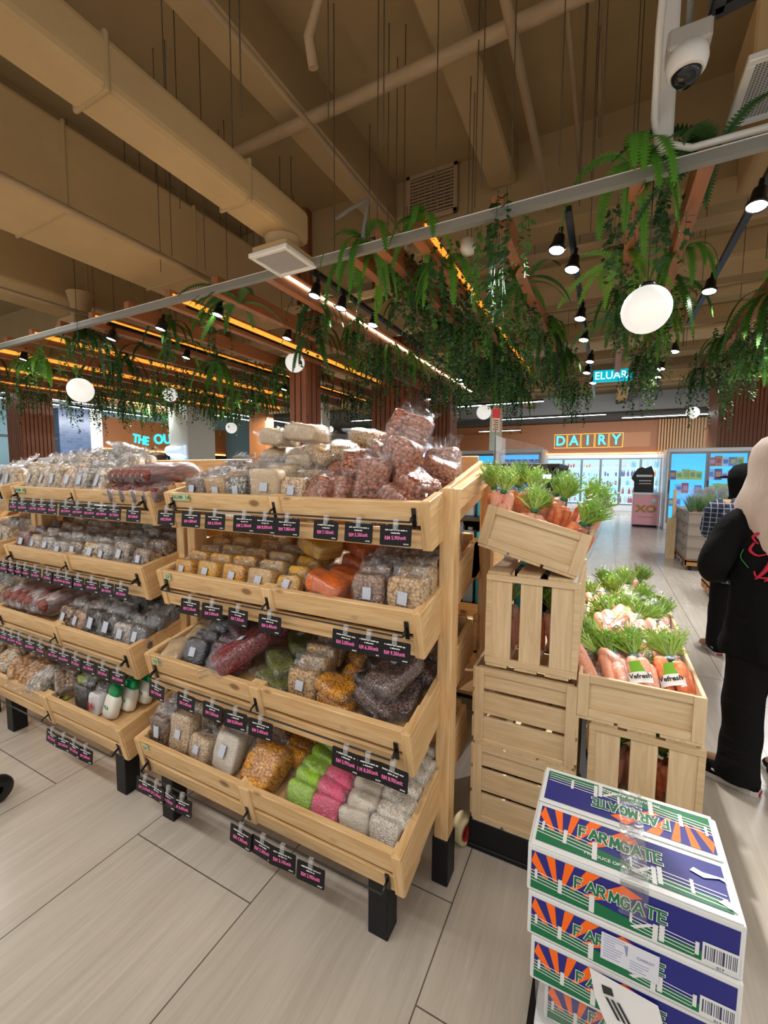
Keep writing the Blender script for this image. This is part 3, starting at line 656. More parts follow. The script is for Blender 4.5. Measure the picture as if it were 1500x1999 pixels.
def stand(x0, x1, label, both=False):
    s = empty('display_stand', (0, 0, 0), label=label, cat='display stand')
    T = {}
    for nm, yf, zf, dz in LV: T[nm] = tray(s, x0, x1, yf, zf, .66, dz)
    for a in (x0-.012, x1+.012):
        for (y0, y1, zt) in ((1.35, 1.42, 1.405), (1.87, 1.94, 1.49)):
            MB().box(a-.025, a+.025, y0, y1, .165, zt).build('post', pine[2], s, bevel=.003)
            MB().box(a-.03, a+.03, y0-.005, y1+.005, 0, .17).build('foot', black_p, s, bevel=.003)
        MB().bar((a, 1.40, 1.36), (a, 1.90, 1.46), .045, .07).build('top_rail', pine[1], s, bevel=.003)
    for a in (x0+.085, x1-.135):
        MB().box(a, a+.07, 1.09, 1.16, 0, .215).build('foot', black_p, s, bevel=.003)
    # trays of the far side, facing away
    if both:
        for yf, zf in ((2.55, .354), (2.45, .694), (2.36, 1.035)):
            t = empty('tray', (0, yf-.035, zf-.15), (-TILT, 0, 0)); t.parent = s
            m_ = MB(); m_.box(x1-.022, x1, -.63, 0, 0, BH).box(x0, x0+.022, -.63, 0, 0, BH); m_.build('side_board', pine[1], t, bevel=.002)
            MB().box(x0+.02, x1-.02, -.02, 0, 0, BH).build('front_board', pine[0], t, bevel=.002); MB().box(x0+.02, x1-.02, -.62, -.02, .07, .085).build('base_panel', pine[1], t)
    return T
A = stand(-1.69, -.473, 'nearest pine display stand with four tilted trays of bagged pulses', True)
B = stand(-3.03, -1.79, 'pine display stand second from the right holding dried foods')
C_ = stand(-4.37, -3.13, 'pine display stand cut by the left edge of the photo')
def tp(T, x, v, h=0.0):
    s_, c_ = math.sin(TILT), math.cos(TILT); hh = .092+h
    return Vector((x, T['yf']+BH*s_+v*c_-hh*s_, T['zf']-BH*c_+v*s_+hh*c_))
# shelf edge code strips
lab = mat('shelf_code_green', (.42, .60, .36), .5); ink = mat('dark_ink', (.02, .03, .03), .5)
def code(T, body, label, wd=.10):
    e = empty('shelf_label', (T['x0']+.06+wd/2, T['yf']-.004, T['zf']-.017), (TILT, 0, 0), label, 'label')
    MB().box(-wd/2, wd/2, -.001, .001, -.013, .013).build('strip', lab, e)
    text(body, .021, ink, 'lettering', .0003, 0, e, (0, -.0018, 0), (PI/2, 0, 0))
code(A['top'], 'DG1B9   L4', 'pale green shelf label reading DG1B9 L4 on the nearest stand'); code(A['second'], 'L3', 'small green shelf label reading L3 on the nearest stand', .03)
code(A['third'], 'L2', 'small green shelf label reading L2 on the nearest stand', .03); code(A['bottom'], 'L1', 'small green shelf label reading L1 on the nearest stand', .03)
code(B['top'], 'DG1B8   L4', 'pale green shelf label on the second stand top tray')
# ---- price tags
def card_mesh():
    w_, h_ = .104, .062; e = empty('price_tag', label='x', cat='price tag')
    m_ = MB(); pts = []
    for cx, cz, a0 in ((w_/2-.005, -.005, 0), (-w_/2+.005, -.005, 90), (-w_/2+.005, -h_+.005, 180), (w_/2-.005, -h_+.005, 270)):
        for k in range(4): a = R_(a0+k*30); pts.append((cx+.005*math.cos(a), cz+.005*math.sin(a)))
    n = len(pts); m_.add([(x, -.0008, z) for x, z in pts]+[(x, .0008, z) for x, z in pts], [tuple(range(n))[::-1], tuple(range(n, 2*n))]+[(i, (i+1) % n, n+(i+1) % n, n+i) for i in range(n)])
    m_.build('card', tagblack, e, loc=(0, 0, -.012))
    MB().box(-.008, .008, -.005, .004, -.026, .008).build('clip', clear, e)
    return e
tagp = card_mesh(); PR = {}
def scrib(seed):
    r = random.Random(seed); m_ = MB()
    for row, (z, wd) in enumerate(((-.026, .07), (-.035, .03))):
        x = -wd/2
        while x < wd/2:
            l = r.uniform(.002, .0045); m_.box(x, x+l, -.0016, -.001, z-.0022+r.uniform(0, .0006), z+.0022-r.uniform(0, .001)); x += l+r.choice((.0009, .0009, .003))
    for k in range(5): m_.box(.028+k*.0035, .030+k*.0035, -.0016, -.001, -.069, -.0655)
    return m_
SCR = {}
first_tag = [True]
def price_tag(T, x, price, label, rz=0, rx=0, dz=0, group=None, small=1.0):
    if first_tag[0]: e = tagp; first_tag[0] = False
    else:
        e = tagp.copy(); COL.objects.link(e)
        for ch in list(tagp.children):
            if ch.name.startswith(('card', 'clip')): c = ch.copy(); COL.objects.link(c); c.parent = e
    e.location = (x, T['yr']-.006, T['zr']+dz); e.rotation_euler = (R_(-6)+rx, 0, rz)
    e['label'] = label
    if group: e['group'] = group
    if price not in PR: o = text(price, .0165, pink_ink, 'price_lettering', .0003, .0004, None, (0, -.0016, -.05), (PI/2, R_(-3), 0), sx=.82); PR[price] = o
    else: o = PR[price].copy(); COL.objects.link(o)
    o.parent = e
    k = int(abs(x)*1000) % 6
    if k not in SCR: SCR[k] = scrib(k).build('chalk_writing', white_ink)
    else: SCR[k] = SCR[k].copy(); COL.objects.link(SCR[k])
    SCR[k].parent = e
    return e
NTH = ['first', 'second', 'third', 'fourth', 'fifth', 'sixth', 'seventh', 'eighth', 'ninth', 'tenth', 'eleventh', 'twelfth', 'thirteenth']
rr = random.Random(5)
def tags(T, tier, sname, xs, prices):
    for i, x in enumerate(xs):
        p = prices[i % len(prices)]
        price_tag(T, x, p, 'black price tag, %s from left on the %s rail of the %s' % (NTH[i], tier, sname), rr.uniform(-.08, .08), 0, 0)
tags(A['top'], 'top', 'nearest stand', [-1.638, -1.487, -1.35, -1.196, -1.094, -.992, -.827, -.70, -.568], ['RM2.50/unit', 'RM 4.80/unit', 'RM 6.10/unit', 'RM 2.10/unit', 'RM 8.50/unit', 'RM 7.80/unit', 'RM 7.10/unit', 'RM 5.30/unit', 'RM 5.90/unit'])
tags(A['second'], 'second', 'nearest stand', [-1.451, -1.327, -1.191, -1.038, -.72, -.635, -.545], ['RM 5.10/unit', 'RM 5.90/unit', 'RM 7.30/unit', 'RM 6.40/unit', 'RM 5.00/unit', 'RM 6.30/unit', 'RM 9.30/unit'])
tags(A['third'], 'third', 'nearest stand', [-1.58, -1.406, -1.261, -1.145, -1.026, -.677, -.599, -.516], ['RM 4.10/unit', 'RM 6.40/unit', 'RM 5.50/unit', 'RM 8.30/unit', 'RM 5.40/unit', 'RM 5.99/unit', 'RM 8.50/unit', 'RM 8.90/unit'])
tags(A['bottom'], 'bottom', 'nearest stand', [-1.60, -1.53, -1.46, -1.38, -1.075, -.975, -.89, -.775], ['RM 5.10/unit', 'RM 2.10/unit', 'RM 4.10/unit', 'RM 6.60/unit', 'RM 4.30/unit', 'RM 3.30/unit', 'RM 3.10/unit', 'RM 3.90/unit'])
tags(B['top'], 'top', 'second stand', [-2.936, -2.834, -2.715, -2.632, -2.532, -2.403, -2.299, -2.199, -2.099, -2.0, -1.86], ['RM 7.90/unit', 'RM 5.60/unit', 'RM 3.90/unit'])
tags(B['second'], 'second', 'second stand', [-2.978, -2.90, -2.82, -2.742, -2.637, -2.517, -2.416, -2.338, -2.24, -2.126, -2.009, -1.90], ['RM 6.90/unit', 'RM 4.30/unit', 'RM 5.50/unit'])
tags(B['third'], 'third', 'second stand', [-2.85, -2.77, -2.69, -2.58, -2.478, -2.36, -2.266, -2.165, -2.06, -1.95, -1.84], ['RM 8.20/unit', 'RM 2.50/unit', 'RM 7.50/unit'])
tags(B['bottom'], 'bottom', 'second stand', [-2.96, -2.86, -2.30, -2.20, -2.11, -2.02], ['RM 3.50/unit', 'RM 5.20/unit', 'RM 2.80/unit'])
tags(C_['top'], 'top', 'left-edge stand', [-3.35, -3.2], ['RM 4.90/unit']); tags(C_['second'], 'second', 'left-edge stand', [-3.3, -3.18], ['RM 4.50/unit'])

# ================================================================ BAGS
def sgp(v, e): return math.copysign(abs(v)**e, v)
def blob(m_, c, h, e1, e2, amp, fr, seed, nu=20, nv=12, mi=0):
    cx, cy, cz = c; vs = []; fs = []; so = Vector((seed*3.1, seed*1.7, 0))
    for j in range(nv+1):
        b_ = -PI/2+PI*j/nv; cb, sb = sgp(math.cos(b_), e1), sgp(math.sin(b_), e1)
        for i in range(nu):
            a = 2*PI*i/nu; p = Vector((h[0]*cb*sgp(math.cos(a), e2), h[1]*cb*sgp(math.sin(a), e2), h[2]*sb))
            n = Vector((p.x/h[0]**2, p.y/h[1]**2, p.z/h[2]**2)).normalized() if p.length > 0 else Vector((0, 0, 1))
            q = p+n*(noise.noise((p+so)*fr)*amp+noise.noise((p+so)*fr*2.7)*amp*.4)
            vs.append((q.x+cx, q.y+cy, q.z+cz))
    for j in range(nv):
        for i in range(nu): fs.append((j*nu+i, j*nu+(i+1) % nu, (j+1)*nu+(i+1) % nu, (j+1)*nu+i))
    m_.add(vs, fs, mi, True)
def sheet(m_, p0, ux, uv, w0, w1, L, amp, seed, n=9, k=5, thick=None):
    """crumpled double film sheet starting at p0"""
    p0, ux, uv = Vector(p0), Vector(ux), Vector(uv); nn = ux.cross(uv).normalized(); vs = []; fs = []; r = random.Random(seed)
    for j in range(k+1):
        f = j/k
        for i in range(n+1):
            s_ = (i/n-.5)*(w0+(w1-w0)*f); q = p0+ux*s_+uv*(L*f*(.85+.25*noise.noise(Vector((i*.7, seed, 0)))))
            vs.append(q+nn*(noise.noise(Vector((i*.9, j*.6, seed*2.3)))*amp*(.3+f)+math.sin(i*2.1+seed)*amp*.25*f))
    for j in range(k):
        for i in range(n): a = j*(n+1)+i; fs.append((a, a+1, a+n+2, a+n+1))
    m_.add(vs, fs, 0, True)
# shapes: name -> (half w, half thick, half h, exponents, tail)
SH = {
 'brick':  dict(h=(.058, .034, .062), e=(.32, .36), tail='top', L=.07),
 'tall':   dict(h=(.060, .038, .085), e=(.34, .4), tail='top', L=.075),
 'pouch':  dict(h=(.056, .028, .050), e=(.5, .5), tail='top', L=.065),
 'flat':   dict(h=(.060, .095, .026), e=(.42, .4), tail='ends', L=.05),
 'big':    dict(h=(.082, .125, .036), e=(.42, .36), tail='ends', L=.075),
 'tube':   dict(h=(.032, .085, .028), e=(.6, .6), tail='ends', L=.03),
}
def bag_parts(shape, seed, content_mat, fm_, sticker, frac=1.0):
    d = SH[shape]; h = d['h']; e = empty('bag', (0, 0, 0))
    m_ = MB(); c = (0, 0, h[2]*frac)
    blob(m_, c, (h[0]*.965, h[1]*.95, h[2]*frac*.97), d['e'][0], d['e'][1], .010, 17, seed, 26, 16); o = m_.build('contents', content_mat, e)
    m_ = MB(); blob(m_, (0, 0, h[2]*frac+.0), (h[0]*1.03, h[1]*1.06, h[2]*frac*1.04), d['e'][0], d['e'][1], .011, 19, seed, 30, 18)
    L = d['L']
    if d['tail'] == 'top':
        sheet(m_, (0, h[1]*.2, h[2]*2*frac-.008), (1, 0, 0), (0, .55, .85), h[0]*1.8, h[0]*2.05, L, .016, seed, 10, 5)
        sheet(m_, (0, -h[1]*.3, h[2]*2*frac-.006), (1, 0, 0), (0, .75, .65), h[0]*1.7, h[0]*1.9, L*.9, .016, seed+9, 10, 5)
    else:
        for s_ in (-1, 1): sheet(m_, (0, s_*(h[1]-.012), h[2]*frac), (1, 0, 0), (0, s_, .25), h[0]*1.6, h[0]*2.0, L, .012, seed+s_, 9, 4)
    m_.build('plastic_film', fm_, e)
    if sticker:
        r = random.Random(seed*7+3)
        if d['tail'] == 'top': MB().box(-.015, .015, -.0008, .0008, -.019, .019).add([], []).build('price_sticker', stk, e, loc=(r.uniform(-.02, .02), -h[1]*1.09-.003, h[2]*1.05), rot=(0, r.uniform(-.15, .15), 0))
        else: MB().box(-.017, .017, -.012, .012, -.0008, .0008).build('price_sticker', stk, e, loc=(r.uniform(-.02, .02), r.uniform(-.04, .03), h[2]*2*frac*1.04+.003), rot=(0, 0, r.uniform(-.5, .5)))
    return e
stk = mat('barcode_sticker', (.75, .77, .8), .4); t = NT(stk)
q = t.n('ShaderNodeTexWave'); q.bands_direction = 'X'; q.inputs['Scale'].default_value = 90; q.inputs['Distortion'].default_value = 3; t.l(t.coords((1, 0, 1)), q.inputs[0])
t.l(t.ramp(q.outputs['Fac'], [(.3, (.2, .25, .4)), (.5, (.75, .78, .82))]), t.b.inputs['Base Color'])
BPR = {}
def bag(shape, kind, loc, rot, label, sc=1.0, sticker=False, fm_=None, cat='bag', var=None, frac=1.0, name=None, group=None):
    var = rr.randrange(3) if var is None else var; fm_ = fm_ or film
    key = (shape, kind, var, sticker, fm_.name, frac)
    if key not in BPR: e = BPR[key] = bag_parts(shape, var+1, G[kind] if isinstance(kind, str) else kind, fm_, sticker, frac)
    else: e = copy_tree(BPR[key])
    e.location = loc; e.rotation_euler = rot; e.scale = sc if isinstance(sc, tuple) else (sc,)*3
    e.name = NAMEK[kind] if isinstance(kind, str) else 'snack_packet'
    tag(e, label, cat, group); return e
def ridge(T, tier, st, xc, w_, n, kind, desc, v0=.06, pitch=.05, lift=.012):
    """small pillow bags lying crosswise one behind the other"""
    for i in range(n):
        bag('tube', kind, tp(T, xc+rr.uniform(-.006, .006), v0+i*pitch, lift+i*.007+rr.uniform(0, .006)), (TILT, R_(rr.uniform(-8, 8)), PI/2+rr.uniform(-.16, .16)), 'bag of %s, %s in row, %s tray, %s' % (desc, NTH[i], tier, st), (rr.uniform(.92, 1.08), w_/.18, rr.uniform(1.1, 1.3)), sticker=False)
NAMEK = dict(tan='grain_bag', stripe='seed_bag', cream='grain_bag', chick='bean_bag', peanut='peanut_bag', hazel='bean_bag', yellow='lentil_bag', gold='noodle_bag', pale='lentil_bag', orange='lentil_bag', turm='spice_bag', black='bean_bag', purple='bean_bag', kidney='bean_bag', mung='bean_bag', soy='bean_bag', corn='corn_bag', choc='seed_bag', brown='spice_bag', white='pearl_bag', beige='bean_bag', sago='grain_bag', lime='pearl_bag', pink='pearl_bag', mush='dried_mushroom_bag', figs='dried_fruit_bag', dark='dried_fungus_bag', chili='dried_chilli_bag', anch='dried_fish_bag', slice='snack_bag')
def file_(T, tier, st, xc, w_, n, kind, desc, shape='brick', lean=25, v0=.065, pitch=.07, hs=1.0, ts=1.0, jx=.006, fm_=None, stick_first=True, lift=.0, frac=1.0, grp=None, rise=.008):
    for i in range(n):
        d = SH[shape]; v = v0+i*pitch
        p = tp(T, xc+rr.uniform(-jx, jx), v, lift+rr.uniform(0, .006)+i*rise)
        top = d['tail'] == 'top'
        rx = TILT-R_(lean+rr.uniform(-5, 5)) if top else TILT+R_(rr.uniform(-4, 6))
        lb = 'bag of %s, %s in row, %s tray, %s' % (desc, NTH[i], tier, st)
        hm = {'bottom': 1.0, 'third': .95, 'second': .86, 'top': .98}[tier] if st == NS else (1.3 if tier == 'top' else 1.15)
        bag(shape, kind, p, (rx, rr.uniform(-.06, .06), rr.uniform(-.12, .12)), lb, (w_/(2*d['h'][0])*rr.uniform(.95, 1.04), ts, hs*hm*rr.uniform(.93, 1.07)), sticker=(i == 0 and stick_first), fm_=fm_, frac=frac, group=grp)
NS = 'nearest stand'; SS = 'second stand'
T = A['bottom']
file_(T, 'bottom', NS, -1.62, .10, 4, 'brown', 'dark brown sticks', 'pouch', 20, .06, .06, 1.35)
file_(T, 'bottom', NS, -1.50, .125, 3, 'beige', 'large beige beans at left', 'tall', 20, .07, .075, .95)
file_(T, 'bottom', NS, -1.385, .115, 1, 'beige', 'beige beans', 'brick', 30, .06, .06, .8)
file_(T, 'bottom', NS, -1.255, .125, 2, 'sago', 'fine pale grains', 'brick', 38, .06, .062, 1.1)
ridge(T, 'bottom', NS, -1.0, .135, 5, 'corn', 'yellow popcorn kernels', .17, .05)
ridge(T, 'bottom', NS, -1.14, .13, 4, 'beige', 'pale grains behind the corn', .19, .055)
ridge(T, 'bottom', NS, -1.29, .13, 4, 'beige', 'beige grains behind the front bags', .16, .055, .04)
bag('flat', 'corn', tp(T, -1.06, .135, .02), (TILT+R_(35), 0, -.2), 'large bulging bag of yellow corn slumped at front of the bottom tray', (1.35, .85, 1.9))
file_(T, 'bottom', NS, -.885, .115, 1, 'lime', 'lime green pearls at the very front', 'brick', 30, .055, .05, .62, .9, stick_first=False)
ridge(T, 'bottom', NS, -.885, .128, 6, 'lime', 'lime green pearls', .105, .048, .02)
file_(T, 'bottom', NS, -.785, .115, 1, 'pink', 'bright pink pearls at the very front', 'brick', 30, .055, .05, .62, .9, stick_first=False)
ridge(T, 'bottom', NS, -.785, .128, 6, 'pink', 'bright pink pearls', .105, .048, .02)
file_(T, 'bottom', NS, -.665, .115, 1, 'sago', 'off-white fine pearls at the very front', 'brick', 30, .055, .05, .62, .9, stick_first=False)
ridge(T, 'bottom', NS, -.665, .128, 6, 'sago', 'off-white fine pearls', .105, .048, .02)
file_(T, 'bottom', NS, -.555, .115, 1, 'white', 'large white pearls at the very front', 'brick', 30, .055, .05, .62, .9, stick_first=False)
ridge(T, 'bottom', NS, -.555, .128, 6, 'white', 'large white pearls', .105, .048, .02)
T = A['third']
for i, (x, v) in enumerate(((-1.60, .08), (-1.60, .2), (-1.61, .34))): bag('flat', 'cream', tp(T, x, v, .02), (TILT, 0, .4), 'flat bag of cream seeds at left end of the third tray, %s' % NTH[i], (.8, .8, .9))
file_(T, 'third', NS, -1.475, .12, 6, 'black', 'black beans', 'brick', 35, .06, .062)
file_(T, 'third', NS, -1.345, .12, 5, 'purple', 'dark purple beans', 'brick', 38, .06, .062)
bag('big', 'kidney', tp(T, -1.225, .12, .07), (TILT+R_(12), 0, -.5), 'long bag of glossy dark red kidney beans lying diagonally, front one', (.66, 1.0, 1.1), True)
bag('big', 'kidney', tp(T, -1.17, .33, .07), (TILT+R_(4), 0, -.45), 'long bag of dark red kidney beans behind the first one', (.66, .9, 1.0), True)
bag('flat', 'kidney', tp(T, -1.29, .105, .0), (TILT, 0, -.3), 'small dark red bean bag tucked under the long kidney bean bag', (.8, .7, .9))
for i, (x, v, h, a) in enumerate(((-1.07, .085, .0, 1.45), (-1.09, .15, .03, 1.0), (-1.08, .27, .05, .8), (-1.03, .4, .05, -.5), (-1.0, .52, .04, -.4), (-1.07, .2, .0, .9))):
    bag('flat', 'mung', tp(T, x, v, h), (TILT, 0, a), 'green mung bean bag in the olive pile on the third tray, %s' % NTH[i], (.85, .8, 1.0), i in (2, 3))
file_(T, 'third', NS, -.925, .125, 6, 'soy', 'tan soybeans', 'brick', 22, .065, .058, 1.0, .85)
for i, (x, v, h, a) in enumerate(((-.79, .08, .0, 1.5), (-.80, .09, .045, 1.45), (-.79, .2, .0, .3), (-.79, .33, .0, -.3), (-.78, .3, .045, -.5))):
    bag('flat', 'corn', tp(T, x, v, h), (TILT, 0, a), 'bag of yellow split beans in a loose pile, third tray, %s' % NTH[i], (.8, .75, .95))
for i, (x, v, h, a) in enumerate(((-.66, .11, .0, 1.1), (-.68, .16, .02, 1.2), (-.69, .25, .03, .9), (-.68, .36, .03, 1.4), (-.67, .46, .03, 1.3), (-.585, .40, .03, 1.3), (-.585, .53, .03, 1.2), (-.575, .17, .0, .1), (-.58, .30, .02, 1.4))):
    bag('flat', 'black' if i < 5 else 'choc', tp(T, x, v, h), (TILT, 0, a), ('black bean' if i < 5 else 'dark speckled seed')+' bag in the dark pile at right of third tray, %s' % NTH[i], (.9, .85, 1.1))
bag('big', 'choc', tp(T, -.60, .18, .085), (TILT+R_(8), R_(-4), -.35), 'large square bag of dark speckled seeds lying on top at right of third tray', (.85, .75, .9), True)
bag('flat', 'choc', tp(T, -.64, .10, .035), (TILT+R_(12), 0, 1.4), 'dark seed bag pressed against the front board under the large square bag', (.9, .8, 1.0))
for i, (x, v, h, a, k) in enumerate(((-1.31, .30, .08, .5, 'black'), (-1.42, .28, .10, -.4, 'black'), (-1.12, .45, .03, .7, 'kidney'), (-1.30, .20, .08, 1.2, 'purple'))):
    bag('flat', k, tp(T, x, v, h), (TILT, 0, a), ('right black', 'left black', 'rear dark red', 'dark purple')[i]+' bean bag lying loose on the rows of the third tray', (.95, .85, 1.1))
T = A['second']
file_(T, 'second', NS, -1.59, .13, 6, 'gold', 'golden short noodles', 'brick', 26, .058, .070, .85)
file_(T, 'second', NS, -1.45, .13, 6, 'yellow', 'yellow macaroni-like grains', 'brick', 26, .058, .070, .9)
file_(T, 'second', NS, -1.31, .12, 6, 'gold', 'golden noodles beside the yellow ones', 'brick', 26, .058, .070, .9)
file_(T, 'second', NS, -1.17, .13, 6, 'pale', 'pale orange lentils', 'brick', 26, .058, .070, .85)
file_(T, 'second', NS, -1.045, .11, 6, 'yellow', 'small yellow lentils', 'pouch', 35, .055, .062, 1.0)
bag('big', 'turm', tp(T, -1.02, .26, .10), (TILT, 0, 1.15), 'large bright yellow turmeric bag lying on top of the second tray', (.8, .75, 1.0), True)
bag('big', 'yellow', tp(T, -1.1, .5, .09), (TILT, 0, 1.3), 'large yellow lentil bag lying at the back of the second tray', (.75, .85, 1.0))
bag('big', 'gold', tp(T, -1.25, .40, .09), (TILT, 0, .3), 'long golden noodle bag lying across the rows of the second tray', (.45, 1.0, 1.0))
for i, (x, v, h, a) in enumerate(((-.86, .075, .0, 1.35), (-.85, .20, .01, 1.3), (-.86, .07, .05, 1.5), (-.86, .31, .02, 1.4), (-.87, .42, .03, 1.4), (-.86, .53, .03, 1.5), (-.89, .36, .07, 1.2))):
    bag('flat', 'orange', tp(T, x, v, h), (TILT, 0, a), 'bag of bright orange lentils, second tray, %s' % NTH[i], (1.0, .85, 1.1))
file_(T, 'second', NS, -.685, .125, 6, 'hazel', 'round brown beans', 'brick', 15, .06, .072, 1.25)
file_(T, 'second', NS, -.555, .135, 6, 'chick', 'large pale chickpeas', 'brick', 12, .06, .072, 1.25)
bag('big', 'choc', tp(T, -.70, .46, .11), (TILT, 0, 1.3), 'flat bag of dark reddish seeds lying at back right of second tray', (.7, .8, .9))
bag('big', 'brown', tp(T, -.56, .5, .11), (TILT, R_(10), .3), 'dark brown flat bag leaning at back right of second tray', (.7, .8, .8))
T = A['top']
file_(T, 'top', NS, -1.565, .13, 4, 'brown', 'brown flakes', 'brick', 15, .065, .08, .9)
file_(T, 'top', NS, -1.435, .12, 4, 'tan', 'tan round millet', 'brick', 10, .07, .11, .98)
file_(T, 'top', NS, -1.32, .11, 4, 'stripe', 'black and white striped seeds', 'brick', 12, .075, .11, .98)
file_(T, 'top', NS, -1.18, .15, 4, 'cream', 'cream sesame seeds', 'tall', 10, .075, .11, .86)
file_(T, 'top', NS, -1.05, .12, 4, 'chick', 'pale yellow nuts', 'brick', 15, .075, .11, .98)
for i, (x, v, h, a) in enumerate(((-1.42, .46, .18, 1.3), (-1.22, .42, .20, 1.4))): bag('big', 'cream', tp(T, x, v, h), (TILT*.5, 0, a), ('left', 'right')[i]+' one of two plump cream seed pillows lying on top of the pile', (.75, .85, 1.1))
for i, (x, v, h, a) in enumerate(((-1.45, .5, .09, .2), (-1.28, .52, .09, .1), (-1.10, .50, .10, .1), (-1.0, .38, .12, .6), (-.95, .52, .15, 1.2), (-1.08, .34, .11, 1.1))):
    bag('big', 'soy' if i > 1 else 'cream', tp(T, x, v, h), (TILT, 0, a), 'pale yellow bean bag in the rear pile of the top tray, %s' % NTH[i], (.8, .8, 1.1))
pk = [('flat', -.93, .12, .02, 50, -.4, 0, (1.1, .8, 1.5)), ('flat', -.845, .14, .02, 55, -.6, 0, (1.1, .8, 1.5)), ('tall', -.75, .11, .01, -5, .3, 14, (1, 1.1, 1.0)), ('flat', -.625, .10, .0, 15, 1.5, 0, (1.0, .85, 1.5)), ('flat', -.60, .16, .05, 15, 1.2, 0, (1.0, .8, 1.4)),
      ('tall', -.69, .19, .07, -15, -.2, 25, (1.15, 1.1, 1.0)), ('tall', -.72, .36, .16, -20, .1, 20, (1.35, 1.2, .9)), ('tall', -.575, .42, .0, -5, -.1, 0, (1.2, 1.1, .95)), ('brick', -.575, .30, .03, 5, .5, 20, (1.1, 1.1, .9)), ('flat', -.87, .26, .09, 30, .6, 0, (1.1, .9, 1.3)),
      ('flat', -.95, .24, .05, 20, -.4, 0, (1.1, .9, 1.4)), ('flat', -.80, .38, .10, 25, 1.0, 0, (1.1, .9, 1.5)), ('flat', -.68, .30, .02, 10, 0, 0, (1.1, 1, 1.5)), ('flat', -.80, .5, .12, 0, 1.3, 0, (1.2, 1, 1.5)), ('flat', -.555, .12, .0, 5, .1, 0, (.6, .7, 1.0))]
pn = ['leftmost at the front', 'second at the front', 'upright one at the middle front', 'flat one by the front board', 'right front corner', 'leaning below the peak', 'at the very peak', 'upright in the back right corner', 'small one before the back right', 'upper left of the pile', 'lower left rear', 'middle rear', 'buried in the middle', 'far rear under the peak', 'tiny one in the front corner']
for i, (shp, x, v, h, rx, rz, ry, sc) in enumerate(pk):
    bag(shp, 'peanut', tp(T, x, v, h), (TILT+R_(rx if shp == 'flat' else rx), R_(ry), rz), 'red-brown peanut bag in the top tray heap, '+pn[i], sc, i in (3, 7), var=i % 3)
# second stand
xs9 = [-2.95, -2.82, -2.69, -2.56, -2.43, -2.30, -2.17, -2.04, -1.90]
def rowset(T, tier, st, specs):
    for j, (x, kind, desc, shape, hs) in enumerate(specs):
        file_(T, tier, st, x, .128, 3 if tier == 'third' else 4, kind, desc, shape, 28, .06, .082, hs, 1.2, fm_=film_h if j % 2 else film)
rowset(B['top'], 'top', SS, [(-2.95, 'slice', 'pale dried slices at left end', 'brick', 1.0), (-2.82, 'beige', 'beige nuts', 'brick', 1.0), (-2.69, 'slice', 'cream dried slices', 'brick', 1.05), (-2.56, 'figs', 'light brown snacks', 'brick', .95), (-2.43, 'anch', 'grey dried fish', 'brick', 1.0), (-2.30, 'slice', 'pale dried roots', 'pouch', 1.2)])
for i in range(7):
    bag('tube', 'chili', tp(B['top'], -2.14+.045*i, .18+.0*i, .06), (TILT+R_(-4), R_(20), -.35), 'long hazy bag of dried chillies on the second stand top, %s from left' % NTH[i], (1.0, 1.5, 1.5), fm_=film_h)
for i in range(4): bag('flat', 'chili', tp(B['top'], -2.10+.09*i, .08, .0), (TILT, 0, .3), 'dark dried chilli bag under the long hazy bags, %s from left' % NTH[i], (.7, .9, 1.5), fm_=film_h)
for i in range(4): bag('big', 'slice' if i % 2 else 'anch', tp(B['top'], -2.93+.135*i, .40+.04*(i % 3), .07+.03*(i*7 % 3)), (TILT*.5+R_(rr.uniform(-12, 12)), R_(rr.uniform(-12, 12)), rr.uniform(0, 3.1)), 'large hazy snack bag at the back of the second stand top, %s from left' % NTH[i], (.8, .7, 1.2), fm_=film_h)
rowset(B['second'], 'second', SS, [(-2.95, 'chili', 'reddish dried pieces', 'brick', .8), (-2.82, 'slice', 'cream mushroom slices', 'brick', .8), (-2.69, 'anch', 'grey-brown dried fish', 'brick', .7), (-2.56, 'anch', 'silvery anchovies', 'brick', .7), (-2.43, 'mush', 'brown mushrooms', 'pouch', .9), (-2.30, 'slice', 'pale sticks', 'pouch', .9), (-2.17, 'anch', 'mixed grey pieces', 'brick', .8), (-2.03, 'mush', 'brown star spices', 'brick', .85), (-1.88, 'mush', 'dark brown cloves', 'brick', .8)])
for i in range(5): bag('tube', 'slice', tp(B['second'], -2.5+.13*i, .42, .12), (TILT, 0, 1.0), 'cream rolled snack bag lying at the back of the second tray, %s from left' % NTH[i], (1.6, 1.1, 1.5))
bag('big', 'mung', tp(B['second'], -1.96, .42, .12), (TILT, 0, -.8), 'long olive green herb bag at back right of the second stand', (.5, 1.0, .8))
rowset(B['third'], 'third', SS, [(-2.43, 'mush', 'wrinkled brown pieces', 'pouch', 1.0), (-2.31, 'figs', 'golden strips', 'pouch', 1.0), (-2.19, 'dark', 'black fungus', 'pouch', 1.1), (-2.07, 'dark', 'dark strips', 'pouch', 1.1), (-1.95, 'anch', 'pale beige fungus', 'pouch', .9), (-1.85, 'dark', 'blackish fungus at right end', 'pouch', 1.0)])
for i in range(6): bag('tube', 'chili', tp(B['third'], -2.95+.075*i, .2, .03), (TILT, R_(10), -.3), 'long hazy bag of dark red chillies on the third tray, %s from left' % NTH[i], (1.5, 1.9, 2.0), fm_=film_h)
for j in range(4):
    for i in range(3): bag('flat', 'dark', tp(B['third'], -2.25+.13*j, .30+.11*i, .09), (TILT, 0, 1.4), 'flat shiny black packet, second stand third tray, row %s, %s from left' % ('ABC'[i] if False else NTH[i], NTH[j]), (.9, .8, .8))
lb = []
